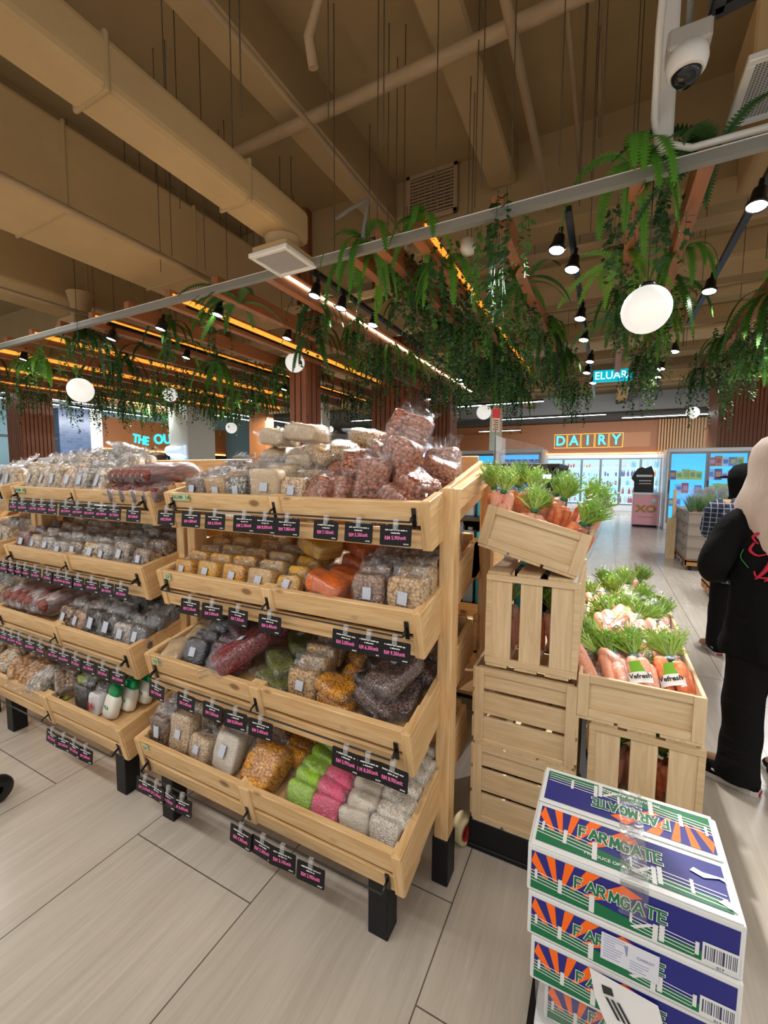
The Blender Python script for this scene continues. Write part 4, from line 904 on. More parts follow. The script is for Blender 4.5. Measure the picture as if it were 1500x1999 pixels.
for i, (x, v, h, a, k) in enumerate(((-2.95, .1, .02, .4, 'slice'), (-2.98, .3, .04, .2, 'slice'), (-2.84, .22, .05, .9, 'figs'), (-2.8, .08, .02, 1.0, 'figs'), (-2.66, .1, .02, .5, 'figs'), (-2.7, .26, .05, 1.3, 'figs'), (-2.54, .09, .02, .2, 'anch'), (-2.56, .25, .04, .7, 'slice'),
                                  (-2.42, .12, .02, 1.1, 'mush'), (-2.42, .3, .04, .4, 'mush'), (-2.3, .22, .02, .9, 'mung'), (-2.25, .36, .02, 1.2, 'figs'), (-2.6, .4, .05, .3, 'slice'), (-2.4, .44, .02, 1.3, 'anch'))):
    bag('flat', k, tp(B['bottom'], x, v, h), (TILT+R_(10), 0, a), '%s, second stand bottom tray pile, %s' % ({'slice': 'pale snack bag', 'figs': 'orange dried fruit bag', 'anch': 'grey dried fish bag', 'mush': 'brown mushroom bag', 'mung': 'green bean bag'}[k], ('near left corner', 'upper left', 'third along the back', 'second along the front', 'middle front', 'middle back', 'left of the centre batten', 'behind the centre batten', 'right of the centre batten', 'right rear', 'just behind the lime packets', 'farthest right at the back', 'rear centre', 'rear right')[i]), (1.05, .85, 1.7))
limep = mat('lime_packet', (.45, .62, .05), .3); redp = mat('white_packet', (.75, .74, .74), .3); blackp = mat('black_packet', (.03, .03, .035), .2); sugar = mat('sugar_white', (.78, .75, .66), .5); greenp = mat('green_packet_top', (.0, .25, .07), .2)
for i, x in enumerate((-2.40, -2.31)): bag('brick', limep, tp(B['bottom'], x, .07+.06*i, .0), (TILT-R_(20), 0, .2), ('left', 'right')[i]+' lime green snack packet at the front of the bottom tray', (.8, .7, .8), cat='packet')
bag('brick', blackp, tp(B['bottom'], -2.215, .07, .0), (TILT-R_(20), 0, 0), 'crumpled black packet beside the lime packets in the bottom tray', (.9, .9, .9), cat='packet')
e = bag('brick', redp, tp(B['bottom'], -2.11, .07, .0), (TILT-R_(20), 0, 0), 'white and red packet printed 24 beside the green sugar packs', (.75, .8, .8), cat='packet')
text('24', .05, mat('red_print', (.6, .02, .02), .4), 'lettering', .001, .001, e, (0, -.042, .05), (PI/2, R_(-8), 0))
def sugarpack():
    e = empty('sugar_pack', label='x', cat='packet')
    m_ = MB(); blob(m_, (0, 0, .055), (.05, .04, .055), .5, .5, .005, 18, 3); m_.build('pack_body', sugar, e)
    m_ = MB(); blob(m_, (0, .0, .125), (.045, .034, .035), .8, .7, .012, 26, 5); sheet(m_, (0, 0, .145), (1, 0, 0), (0, .7, .7), .09, .11, .05, .02, 4); m_.build('green_top', greenp, e)
    text('PLUS', .020, greenp, 'lettering', .0005, .0002, e, (0, -.042, .05), (PI/2, 0, 0)); return e
sp_ = sugarpack()
for i in range(5):
    o = sp_ if i == 0 else copy_tree(sp_)
    o.location = tp(B['bottom'], -2.01+.036*i, .07+.062*i, .004*i); o.scale = (.95, .62, 1.0); o.rotation_euler = (TILT-R_(28), 0, -.15); o['label'] = 'green-topped white pack, %s of its row at the right of the bottom tray' % ('front' if i == 0 else ORD[i].replace(' from the front', ''))
# left-edge stand
for tier in ('top', 'second', 'third', 'bottom'):
    for j in range(2):
        file_(C_[tier], tier, 'left-edge stand', -3.2-.13*j, .125, 3, ('slice', 'anch', 'figs')[j], ('pale slices', 'grey pieces', 'orange-brown snacks')[j], 'brick', 25, .065, .11, 1.0, 1.1, fm_=film_h)
# ================================================================ CRATES AND CARROTS
def crate(name, loc, rot, w_, d, h, label, slats=3, lowtray=False, stand_up=False):
    """open slatted crate; local origin bottom front-left corner. stand_up: lying on its side, slatted base to the front"""
    e = empty(name, loc, rot, label, 'crate'); b = .022; s_ = .011
    if stand_up:        # base faces the front (-y), opening at the back
        m_ = MB(); g = .03; sw = (w_-2*.018-2*g)/3
        for i in range(3): m_.box(.018+i*(sw+g), .018+i*(sw+g)+sw, .004, .015, .02, h-.02)
        m_.build('front_slat', crate_w[2], e, bevel=.0015)
        m_ = MB(); m_.box(0, w_, -.004, .014, .012, .034).box(0, w_, -.004, .014, h-.034, h-.012).box(0, .02, -.002, .014, .034, h-.034).box(w_-.02, w_, -.002, .014, .034, h-.034); m_.build('edge_batten', crate_w[0], e, bevel=.0015)
        m_ = MB()
        for i in range(3): m_.box(.004+i*(w_-.004)/3, (i+1)*(w_-.004)/3-.022, -.002, d, h-.012, h)
        m_.build('top_slat', crate_w[1], e, bevel=.0015); m_ = MB()
        for i in range(3): m_.box(.004+i*(w_-.004)/3, (i+1)*(w_-.004)/3-.022, -.002, d, 0, .012)
        m_.build('bottom_slat', crate_w[1], e, bevel=.0015)
        for x0 in (0, w_-.012): MB().box(x0, x0+.012, .014, d, .013, h-.013).build('side_board', crate_w[1], e, bevel=.0015)
        return e
    g = .014; sh = (h-.014-g*(slats-1))/slats
    for nm, y0 in (('front_slat', .008), ('rear_slat', d-.02)):
        m_ = MB()
        if lowtray: m_.box(.03, w_-.03, y0+.002, y0+.012, .0, h-.004)
        else:
            for i in range(slats): m_.box(.01, w_-.01, y0, y0+.012, .014+i*(sh+g), .014+i*(sh+g)+sh)
        m_.build(nm, crate_w[0], e, bevel=.0015)
    for x0 in (0.0, w_-.034):
        for y0 in (-.004, d-.008): MB().box(x0, x0+.034, y0, y0+.012, .0, h).build('corner_post', crate_w[2], e, bevel=.0015)
    for z0, z1 in ((h-.026, h), (.0, .028 if lowtray else .016)): MB().box(.034, w_-.034, -.002, .009, z0, z1).build('edge_batten', crate_w[0], e, bevel=.0015)
    for x0 in ((.0, w_-.012) if lowtray else (-.008, w_-.004)):
        m_ = MB()
        if lowtray: m_.box(x0, x0+.012, .008, d-.008, .0, h)
        else:
            for i in range(slats): m_.box(x0, x0+.012, .0, d, .014+i*(sh+g), .014+i*(sh+g)+sh)
        m_.build('side_board', crate_w[1], e, bevel=.0015)
    m_ = MB()
    for i in range(3): m_.box(.004+i*(w_/3), (i+1)*w_/3-.006, .0, d, -.012, .0)
    m_.build('base_slat', crate_w[1], e, bevel=.0015)
    return e
MB()
tag(MB().box(-.415, .34, 1.55, 2.8, 0, .118).box(-.42, .345, 1.545, 2.805, 0, .02).build('plinth', black_p, bevel=.003), 'low black plinth carrying the stacked wooden crates', 'plinth')
crate('wooden_crate', (-.405, 1.55, .13), (0, 0, 0), .352, .5, .30, 'lowest slatted wooden crate of the left stack, directly on the black plinth')
crate('wooden_crate', (-.405, 1.55, .442), (0, 0, 0), .352, .5, .292, 'horizontally slatted wooden crate in the middle of the left stack')
crate('wooden_crate', (-.372, 1.55, .748), (0, 0, 0), .315, .5, .355, 'wooden crate on its side with three vertical slats, below the tilted crate', stand_up=True)
crate('wooden_crate', (-.41, 1.55, 1.205), (R_(0), R_(15), 0), .355, .50, .145, 'tilted shallow wooden crate of bagged carrots topmost on the left stack', lowtray=True)
crate('wooden_crate', (-.012, 1.565, .30), (0, 0, 0), .325, .5, .325, 'wooden crate on its side with three vertical slats behind the printed cartons', stand_up=True)
crate('wooden_crate', (-.052, 1.55, .640), (0, 0, 0), .355, .62, .145, 'shallow wooden crate full of bagged carrots at front right', lowtray=True)
crate('wooden_crate', (-.055, 2.19, .640), (0, 0, 0), .37, .62, .145, 'shallow wooden carrot crate directly behind the front right one', lowtray=True)
crate('wooden_crate', (-.02, 2.19, .13), (0, 0, 0), .34, .58, .49, 'tall wooden crate supporting the rear carrot crate', slats=4)
crate('wooden_crate', (-.012, 1.565, .13), (0, 0, 0), .325, .5, .155, 'shallow wooden crate hidden low behind the printed cartons', lowtray=True)
# carrots
car = grain('carrot_skin', (.82, .20, .06), (.86, .28, .11), (.68, .15, .05), .02, .3, .5)
net = mat('net_orange_white', (.8, .42, .28), .5); t = NT(net)
q = t.n('ShaderNodeTexWave'); q.wave_type = 'BANDS'; q.bands_direction = 'Z'; q.inputs['Scale'].default_value = 60; q.inputs['Distortion'].default_value = 9; q.inputs['Detail Scale'].default_value = 3; t.l(t.coords((1, 1, 1)), q.inputs[0])
t.l(t.ramp(q.outputs['Fac'], [(.35, (.80, .25, .11)), (.6, (.82, .48, .36))]), t.b.inputs['Base Color'])
cleaf = mat('carrot_top_green', (.26, .48, .05), .5, spec=.3); t = NT(cleaf); oi = t.n('ShaderNodeObjectInfo')
t.l(t.ramp(oi.outputs['Random'], [(0, (.22, .44, .05)), (1, (.48, .68, .16))]), t.b.inputs['Base Color'])
tie = mat('green_tie', (.0, .16, .06), .4)
prg = mat('bag_print_green', (.16, .40, .02), .4); prk = mat('bag_print_black', (.02, .02, .02), .4); prw = mat('bag_print_white', (.8, .8, .8), .4)
def carrot_bag(seed, mt, kind):
    r = random.Random(seed); e = empty('carrot_bag', label='x', cat='bag')
    m_ = MB()
    n = 6 if kind else 5
    for i in range(n):
        a = 2*PI*i/n; x, y = .026*math.cos(a), .020*math.sin(a)
        L = r.uniform(.13, .17); pr = [(0, 0), (.006, .006), (.011, .03), (.016, L*.55), (.0185, L*.9), (.013, L*.99), (0, L)]
        m_.lathe([(a_*1.15, b_) for a_, b_ in pr], 10, 0, Matrix.Translation((x*1.15, y*1.15, r.uniform(0, .012))) @ Matrix.Rotation(r.uniform(-.08, .08), 4, 'X') @ Matrix.Rotation(r.uniform(-.08, .08), 4, 'Y'))
    m_.build('carrots', mt, e)
    m_ = MB(); blob(m_, (0, 0, .088), (.056, .046, .097), .7, .8, .006, 20, seed, 20, 12); m_.build('plastic_film', film_c, e)
    m_ = MB()
    for i in range(150):
        a = r.uniform(0, 2*PI); el = r.uniform(.75, 1.55); L = r.uniform(.06, .13); d = Vector((math.cos(a)*math.cos(el), math.sin(a)*math.cos(el)*.7, math.sin(el)))
        sd = Vector((-math.sin(a), math.cos(a), 0))*.0026; p = Vector((0, 0, .175)); q_ = p+d*L*.6; tpv = p+d*L+Vector((r.uniform(-.012, .012), r.uniform(-.012, .012), -.01))
        m_.add([p-sd*.5, p+sd*.5, q_+sd, tpv, q_-sd], [(0, 1, 2, 3, 4)])
        for k in range(3):
            b0 = p+d*L*(.5+.17*k); dd = Vector((r.uniform(-1, 1), r.uniform(-1, 1), r.uniform(.1, 1))).normalized()*.018
            m_.add([b0, b0+dd+sd*1.2, b0+dd*1.3, b0+dd-sd*1.2], [(0, 1, 2, 3)])
    m_.build('leaf_tuft', cleaf, e)
    MB().lathe([(.012, .172), (.016, .178), (.012, .186)], 10).build('tie', tie, e)
    m_ = MB(); m_.lathe([(.012, .18), (.03, .22), (.045, .27), (.040, .295)], 14); m_.build('leaf_sleeve', film_c, e)
    if kind == 2:
        m_ = MB(); vs = []
        for j in range(5):
            for i in range(7):
                a = -PI/2+(i-3)*.22; vs.append((.053*math.cos(a), .045*math.sin(a)-.001, .07+j*.018))
        m_.add(vs, [(j*7+i, j*7+i+1, (j+1)*7+i+1, (j+1)*7+i) for j in range(2, 4) for i in range(1, 5)], 0, True)
        m_.add(vs, [(j*7+i, j*7+i+1, (j+1)*7+i+1, (j+1)*7+i) for j in range(0, 2) for i in range(0, 6)], 1, True); m_.build('printed_label', [prg, prw], e)
        text('Vefresh', .020, prk, 'lettering', .0004, .0006, e, (0, -.052, .088), (PI/2, 0, 0))
    return e
CB = [carrot_bag(1, car, 0), carrot_bag(2, net, 1), carrot_bag(3, net, 2), carrot_bag(4, car, 2)]; cb_used = set()
def put_cb(k, loc, rot, label, sc=1.0):
    if k in cb_used: e = copy_tree(CB[k])
    else: e = CB[k]; cb_used.add(k)
    e.location = loc; e.rotation_euler = rot; e.scale = (sc,)*3; e['label'] = label
r = random.Random(21)
# tilted crate (15 degrees about Y): upright bags leaning on the far side
Mt = Matrix.Translation((-.41, 1.55, 1.205)) @ Matrix.Rotation(R_(15), 4, 'Y')
k = 0
for (x, y, z, rx, ry, kk, lb) in [(.05, .06, .03, -12, -6, 1, 'netted one at the left front'), (.12, .09, .02, -35, 18, 0, 'leafy one beside it'), (.19, .07, .0, -18, -8, 2, 'printed one at middle front'), (.27, .07, .0, -8, 22, 3, 'printed one at right front'), (.31, .12, .0, -20, 10, 0, 'right corner one'),
                              (.05, .2, .05, 10, -25, 0, 'left middle one with upright leaves'), (.13, .22, .05, -10, 0, 1, 'middle one with upright leaves'), (.22, .2, .05, -5, 8, 0, 'tall-leaved middle right one'), (.31, .24, .04, 5, 15, 1, 'right rear one'), (.08, .34, .05, 0, -10, 0, 'left rear one'), (.18, .36, .05, -8, 5, 1, 'centre rear one'), (.29, .38, .05, 0, 12, 0, 'farthest right one')]:
    put_cb(kk, Mt @ Vector((x, y, z)), (R_(rx), R_(ry+8), r.uniform(-.4, .4)), 'bagged carrots in the tilted top crate, '+lb, .95)
pos = []
for j in range(6):
    for i in range(4): pos.append((-.0+.083*i+r.uniform(-.01, .01), 1.60+.085*j+r.uniform(-.012, .012), .685+.012*j, j, i))
RW = ['front row', 'second row', 'third row', 'fourth row', 'fifth row', 'back row']
for (x, y, z, j, i) in pos:
    front = j == 0
    put_cb((1, 1, 2, 3)[i] if front else r.choice((0, 1, 1, 2, 3)), (x, y, z+(0 if front else .03)), (R_(-42-r.uniform(0, 28)), R_(-14+r.uniform(-14, 8)), r.uniform(-.6, .6)) if front else (R_(-62-r.uniform(0, 25)), R_(r.uniform(-15, 12)), r.uniform(-.2, 1.2) if i > 1 else r.uniform(-1.2, .3)), 'bagged carrots in the front right crate, %s, %s from left' % (RW[j], NTH[i]), r.uniform(.95, 1.15))
for j in range(5):
    for i in range(4): put_cb(r.choice((0, 1, 1, 3)), (-.0+.08*i+r.uniform(-.01, .01), 2.25+.11*j, .68+.01*j), (R_(-50+r.uniform(-20, 20)), R_(r.uniform(-15, 15)), r.uniform(-.2, 1.2) if i > 1 else r.uniform(-1.2, .3)), 'bagged carrots in the rear right crate, %s, %s from left' % (RW[j], NTH[i]), r.uniform(.85, 1.0))
for i in range(3): put_cb((1, 0, 1)[i], (-.30+.09*i, 1.68, .775), (R_(-5), R_(r.uniform(-10, 10)), 0), 'carrot bag behind the vertical slats of the left crate, %s from left' % NTH[i], .95); put_cb((1, 1, 0)[i], (.06+.09*i, 1.70, .325), (R_(-5), R_(r.uniform(-10, 10)), 0), 'carrot bag behind the vertical slats of the right crate, %s from left' % NTH[i], .9)
# tape roll
tr = empty('tape_roll', (-.335, 1.47, .058), (R_(90), 0, R_(70)), 'cream roll of adhesive tape lying on edge beside the near stand foot', 'tape')
tr.location = (-.44, 1.56, .056)
MB().lathe([(.036, -.024), (.055, -.024), (.055, .024), (.036, .024), (.036, -.024)], 28).build('tape', mat('tape_cream', (.62, .52, .30), .3), tr)
MB().lathe([(.036, -.025), (.033, -.025), (.033, .025), (.036, .025)], 28).build('core', mat('tape_core_red', (.45, .03, .03), .5), tr)

# ================================================================ PRINTED CARTONS
cw = mat('carton_white', (.70, .72, .72), .4, coat=.1); cb_ = mat('carton_blue', (.018, .020, .20), .4, spec=.3); co = mat('carton_orange', (.95, .15, .008), .4, spec=.3); cg = mat('carton_green', (.005, .15, .055), .4, spec=.3)
dkb = mat('barcode_ink', (.03, .03, .10), .4)
LET = {'F': [[(0, 0), (0, 1), (.8, 1)], [(0, .52), (.6, .52)]], 'A': [[(0, 0), (.5, 1), (1, 0)], [(.22, .32), (.78, .32)]], 'R': [[(0, 0), (0, 1), (.6, 1), (.8, .88), (.8, .65), (.6, .5), (0, .5)], [(.4, .5), (.9, 0)]],
 'M': [[(0, 0), (.12, 1), (.5, .25), (.88, 1), (1, 0)]], 'G': [[(.9, .82), (.7, 1), (.3, 1), (.05, .75), (.05, .25), (.3, 0), (.7, 0), (.92, .2), (.92, .5), (.6, .5)]], 'T': [[(0, 1), (1, 1)], [(.5, 1), (.5, 0)]], 'E': [[(.8, 1), (0, 1), (0, 0), (.85, 0)], [(0, .52), (.65, .52)]]}
def word(parent, x0, z0, W, H):
    for nm, mt, th, dy, ex in (('lettering_outline', cw, .34, .0018, .10), ('lettering', cg, .20, .0024, 0.0)):
        m_ = MB(); n = 8; cwid = W/n; r_ = random.Random(4)
        for i, ch in enumerate('FARMGATE'):
            lx = x0+i*cwid; lw = cwid*(.66 if ch in 'FREG' else .80); dz = H*.10*math.sin(i*1.1)*.4
            for st in LET[ch]:
                P = [(lx+px*lw, z0+dz+pz*H) for px, pz in st]; t_ = H*th/2
                for (ax, az), (bx, bz) in zip(P, P[1:]):
                    L_ = math.hypot(bx-ax, bz-az); ux, uz = (bx-ax)/L_, (bz-az)/L_; ax_, az_, bx_, bz_ = ax-ux*t_*.95, az-uz*t_*.95, bx+ux*t_*.95, bz+uz*t_*.95; nx, nz = -uz*t_, ux*t_
                    m_.add([(ax_+nx, -dy, az_+nz), (ax_-nx, -dy, az_-nz), (bx_-nx, -dy, bz_-nz), (bx_+nx, -dy, bz_+nz)], [(0, 1, 2, 3)]); dy += .000004
        m_.build(nm, mt, parent)
def graphic(parent, w_, h, origin, rot, full=True, side=1):
    """printed landscape: local x right, z up, facing -y"""
    g = empty('printed_panel', origin, rot); g.parent = parent
    m_ = MB()
    def P(pts, mi, dy): m_.add([(x*w_, -dy, z*h) for x, z in pts], [tuple(range(len(pts)))], mi)
    x1 = 1.0
    P([(0, 0), (x1, 0), (x1, 1), (0, 1)], 0, .0004)
    # sun rays
    ox, oz = .16, -.15
    def ray_(a0, a1):
        pts = []
        for a in (a0, a1):
            dx, dz = math.cos(R_(a)), math.sin(R_(a)); pts.append((dx, dz))
        q = []
        for (dx, dz), s in ((pts[0], .42), (pts[1], .42)): q.append((ox+dx*s*.3, oz+.1+dz*s*1.0))
        def edge(dx, dz):
            k = 9.
            for lim, comp, o in ((1.0, dz, oz+.1), (0.0, dx*.3, ox), (.58, dx*.3, ox)):
                if abs(comp) > 1e-6:
                    kk = (lim-o)/comp
                    if kk > 0: k = min(k, kk)
            return (ox+dx*.3*k, oz+.1+dz*k)
        e0, e1 = edge(*pts[0]), edge(*pts[1])
        P([q[0], e0, e1, q[1]], 1, .0007)
    for a0, a1 in ((33, 44), (56, 66), (76, 85), (95, 104), (114, 125), (137, 150)): ray_(a0, a1)
    # green hill
    top = [(i/24, .36-.20*(i/24) if i < 9 else .285-.42*(i/24-.375)-.0) for i in range(25)]
    hill = [(x, max(.0, .40-.05*x-.14*math.sin(min(1, max(0, (x-.15)/.5))*PI/2)**2+.0*math.sin(x*6))) for x, _ in top]
    for i in range(24): P([(hill[i][0], 0), (hill[i+1][0], 0), hill[i+1], hill[i]], 2, .0009)
    def fence(xa, xb, za, zb, posts, gate):
        for k in range(4):
            o_ = k*.085; P([(xa, za-o_-.022), (xb, zb-o_-.022), (xb, zb-o_), (xa, za-o_)], 3, .0013)
        for px_, hh in posts:
            f_ = (px_-xa)/(xb-xa); zc = za+(zb-za)*f_; P([(px_-.011*hh, zc-.30*hh), (px_+.011*hh, zc-.30*hh), (px_+.011*hh, zc+.06), (px_-.011*hh, zc+.06)], 3, .0015)
        if gate: P([(xa, za-.26), (xa+.02, za-.30), (xb, zb+.0), (xb-.02, zb+.02)], 3, .0014)
    fence(.0, .34, .50, .40, [(.03, .7), (.165, 1.0), (.335, 1.25)], False)
    fence(.53, .64, .38, .33, [(.53, .6), (.645, 1.1)], True); fence(.66, .99 if side < 0 else .82, .38, .34, [(.675, 1.1), (.83, .8)], False)
    m_.build('print', [cb_, co, cg, cw], g)
    word(g, w_*.245, h*.50, w_*.47, h*.25)
    if side < 0: text('PRODUCE OF AUSTRALIA', h*.10, cw, 'lettering_small', .0001, h*.002, g, (w_*.46, -.0018, h*.12), (PI/2, 0, 0), sx=1.0)
    return g
def barcode(parent, x0, x1, z0, z1, seed):
    m_ = MB(); m_.box(x0-.004, x1+.003, -.0020, -.0016, z0-.002, z1+.004, 1); r_ = random.Random(seed); x = x0
    while x < x1: wd = r_.choice((.0012, .0012, .0024, .0036)); m_.box(x, x+wd, -.0024, -.0020, z0+.006, z1-.002, 0); x += wd+r_.choice((.0015, .0025))
    m_.build('barcode', [dkb, cw], parent)
def carton(x, y, z, w_, d, h, rz, label, top=False, frayed=None):
    e = empty('carton', (x, y, z), (0, 0, rz), label, 'box')
    MB().box(0, w_, 0, d, 0, h).build('cardboard_body', cw, e, bevel=.004, seg=2)
    g = graphic(e, w_*.955, h*.80, (w_*.022, -.0003, h*.085), (0, 0, 0))
    barcode(e, w_*.845, w_*.975, h*.10, h*.42, 5); text('017', .008, dkb, 'number', .0002, 0, e, (w_*.91, -.0024, h*.075), (PI/2, 0, 0))
    if top:
        MB().box(.006, w_-.006, .0, d*.495, h, h+.003).build('top_flap', cw, e, bevel=.001); MB().box(.004, w_-.010, d*.505, d, h+.001, h+.005).build('top_flap', cw, e, bevel=.001)
        graphic(e, w_*.92, d*.40, (w_*.035, d*.05, h+.0035), (R_(-90), 0, 0), side=-1)
        graphic(e, w_*.92, d*.40, (w_*.955, d*.95, h+.0055), (R_(-90), 0, PI), side=-1)
        tp_ = film_mat('packing_tape', .02); MB().box(w_*.47, w_*.60, -.003, .0, h*.35, h+.001).box(w_*.47, w_*.60, 0, d, h+.006, h+.0068).build('packing_tape', tp_, e)
        m_ = MB(); m_.poly([(w_*.80, d*.30, h+.0063), (w_*.86, d*.27, h+.0063), (w_*.93, d*.31, h+.0063), (w_*.97, d*.29, h+.0063), (w_*.95, d*.33, h+.0063), (w_*.86, d*.32, h+.0063), (w_*.82, d*.34, h+.0063)])
        m_.poly([(w_*.9, d*.10, h+.0063), (w_*.97, d*.06, h+.0063), (w_*.98, d*.12, h+.0063), (w_*.93, d*.14, h+.0063)]); m_.build('torn_patch', cw, e)
    return e
carton(-.122, .982, .485, .400, .29, .115, R_(-.6), 'topmost white carton with blue, orange and green farm print and flaps shut', top=True)
e = carton(-.118, .985, .372, .398, .29, .110, R_(-1.2), 'second printed carton from the top with a paper label stuck on')
lw_ = MB(); lw_.box(.155, .262, -.0042, -.0036, .030, .092); lw_.build('paper_label', mat('label_paper', (.66, .68, .76), .4), e)
m_ = MB(); r_ = random.Random(2)
for k in range(9): z_ = .088-.006*k; m_.box(.16, .16+r_.uniform(.02, .04), -.0046, -.0042, z_-.0012, z_)
for k in range(4): z_ = .056-.006*k; m_.box(.21, .21+r_.uniform(.02, .045), -.0046, -.0042, z_-.0012, z_)
m_.poly([(.198, -.0046, .084), (.206, -.0046, .084), (.205, -.0046, .062), (.203, -.0046, .06)]); m_.build('label_print', mat('label_ink', (.25, .27, .45), .5), e)
text('CARROT', .008, bpy.data.materials['label_ink'], 'label_text', .0002, .0001, e, (.238, -.0047, .068), (PI/2, 0, 0))
e = carton(-.108, .988, .256, .396, .29, .112, R_(-.2), 'third printed carton from the top with a torn paper slip on its front')
m_ = MB(); m_.add([(.125, -.006, .105), (.255, -.008, .095), (.275, -.012, .03), (.26, -.014, -.03), (.17, -.010, -.02), (.14, -.006, .04)], [(0, 1, 2, 3, 4, 5)]); m_.build('torn_paper_slip', mat('slip_paper', (.78, .78, .78), .4), e)
m_ = MB(); m_.add([(.15, -.0072, .08), (.17, -.0078, .082), (.175, -.0086, .066), (.155, -.008, .062)], [(0, 1, 2, 3)])
for k in range(3): m_.add([(.158+.011*k, -.0095, .058), (.164+.011*k, -.0095, .058), (.19+.011*k, -.012, .02), (.184+.011*k, -.012, .02)], [(0, 1, 2, 3)])
m_.build('slip_print', prk, e)
e = carton(-.075, 1.01, .140, .385, .29, .112, R_(2.5), 'fourth printed carton from the top, shifted right and loosely wrapped in film')
m_ = MB(); blob(m_, (.19, .14, .05), (.215, .165, .07), .3, .3, .008, 10, 3, 40, 12); m_.build('stretch_film', film, e)
carton(-.095, .995, .025, .39, .29, .112, 0, 'lowest printed carton of the stack near the floor')
tag(MB().box(-.12, .32, .97, 1.3, 0, .022).build('stack_base', black_p), 'thin black board under the printed cartons', 'board')

# ================================================================ BLACK CABINET, GUARD, SIGN
cbn = empty('black_display_cabinet', (-1.1, 2.64, 0), label='tall black chilled display cabinet behind the crates and near stand', cat='cabinet')
m_ = MB(); m_.box(0, .86, 0, .7, 0, .25).box(0, .86, .62, .7, .25, 1.5).box(0, .06, 0, .7, .25, 1.5).box(.82, .86, 0, .7, .25, 1.5).box(0, .86, 0, .7, 1.46, 1.52); m_.build('carcass', black_p, cbn, bevel=.004)
m_ = MB()
for z in (.55, .85, 1.15): m_.box(.06, .82, .1, .62, z, z+.02)
m_.build('shelf', black, cbn)
MB().box(.1, .8, .3, .33, 1.43, 1.455).build('cabinet_light', mat('cabinet_led', (1, 1, 1), .4, emit=(.5, .75, 1), es=6), cbn)
blp = [mat('blue_pack', (.02, .12, .5), .3), mat('silver_pack', (.4, .5, .6), .3), mat('cyan_pack', (.03, .35, .55), .3)]
pp = []
for i in range(8):
    for z in (.57, .87, 1.17):
        m_ = MB(); m_.box(-.035, .035, -.05, .05, 0, .2).box(-.015, .015, -.02, .02, .2, .225); o = m_.build('drink_pack', blp[(i+int(z*10)) % 3], bevel=.006, loc=(-1.0+.09*i, 2.91, z))
        tag(o, 'blue and silver pack standing inside the black cabinet', 'pack', 'packs inside the black cabinet')
ag = empty('acrylic_guard', (-.66, 2.84, 1.52), label='clear acrylic guard standing on the black cabinet top', cat='guard')
m_ = MB(); m_.box(0, .004, 0, .35, 0, .19); m_.add([(0, 0, 0), (.30, .05, 0), (.30, .05, .11), (0, 0, .19)], [(0, 1, 2, 3)]); m_.build('sheet', acrylic, ag)
ps = empty('price_sign', (-.655, 2.86, 1.52), (0, 0, R_(35)), 'small red and white portrait sign on a pole above the acrylic guard', 'sign')
MB().tube([(0, 0, 0), (0, 0, .22)], .005).build('pole', black, ps); MB().box(-.026, .026, -.002, .002, .21, .36).build('board', mat('sign_white', (.6, .5, .45), .4), ps)
m_ = MB(); m_.box(-.026, .026, -.004, -.002, .30, .36); m_.build('red_header', mat('sign_red', (.55, .01, .02), .4), ps)
m_ = MB()
for k in range(5): m_.box(-.018+.006*(k % 2), .016, -.004, -.002, .225+.014*k, .231+.014*k)
m_.build('sign_print', mat('sign_brown', (.2, .08, .04), .5), ps)

# ================================================================ FREEZERS AND DAIRY CASES
fw_ = mat('freezer_white', (.70, .72, .74), .3); fglow = mat('case_light_tube', (1, 1, 1), .4, emit=(.35, .8, 1), es=5); fin = mat('case_interior_blue', (.10, .42, .66), .5, emit=(.03, .42, .85), es=.55)
fin2 = mat('case_interior_white', (.45, .60, .66), .5, emit=(.45, .75, .85), es=.40)
glass = film_mat('door_glass', .0)
PK = [mat('pack_'+n, c_, .4) for n, c_ in (('white', (.75, .78, .8)), ('blue', (.05, .25, .6)), ('cyan', (.15, .6, .75)), ('green', (.15, .45, .1)), ('yellow', (.8, .6, .1)), ('orange', (.8, .25, .05)), ('red', (.6, .04, .05)), ('purple', (.35, .1, .45)), ('navy', (.03, .05, .25)), ('pinkish', (.75, .25, .45)))]
def cabinet(x0, y0, w_, h, d, nd, name, label, inner, head=.10, foot=.18, cat='freezer', rz=0):
    e = empty(name, (x0, y0, 0), (0, 0, rz), label, cat)
    m_ = MB(); m_.box(0, w_, 0, d, 0, foot).box(0, w_, 0, d, h-head, h).box(0, .05, 0, d, foot, h-head).box(w_-.05, w_, 0, d, foot, h-head); m_.build('body', fw_, e, bevel=.01)
    MB().box(.05, w_-.05, d-.06, d-.02, foot, h-head).build('back_panel', inner, e)
    m_ = MB(); ns = 5
    for k in range(ns): z = foot+.06+k*(h-head-foot-.1)/ns; m_.box(.05, w_-.05, .12, d-.06, z, z+.025)
    m_.build('shelf', inner, e)
    dw = (w_-.1)/nd
    for k in range(nd):
        a = .05+k*dw; de = empty('door', (a, 0, 0)); de.parent = e
        m_ = MB(); m_.box(.0, .045, 0, .04, foot, h-head).box(dw-.045, dw, 0, .04, foot, h-head).box(.045, dw-.045, 0, .04, foot, foot+.05).box(.045, dw-.045, 0, .04, h-head-.05, h-head); m_.build('door_frame', mat_frame, de, bevel=.004)
        MB().box(.045, dw-.045, .015, .02, foot+.05, h-head-.05).build('glass', glass, de)
        MB().box(.015, .03, -.03, 0, 1.0, 1.35).build('handle', black, de)
    return e, [foot+.085+k*(h-head-foot-.1)/ns for k in range(ns)], dw
mat_frame = mat('door_frame_grey', (.22, .23, .25), .35, .5)
packp = {}
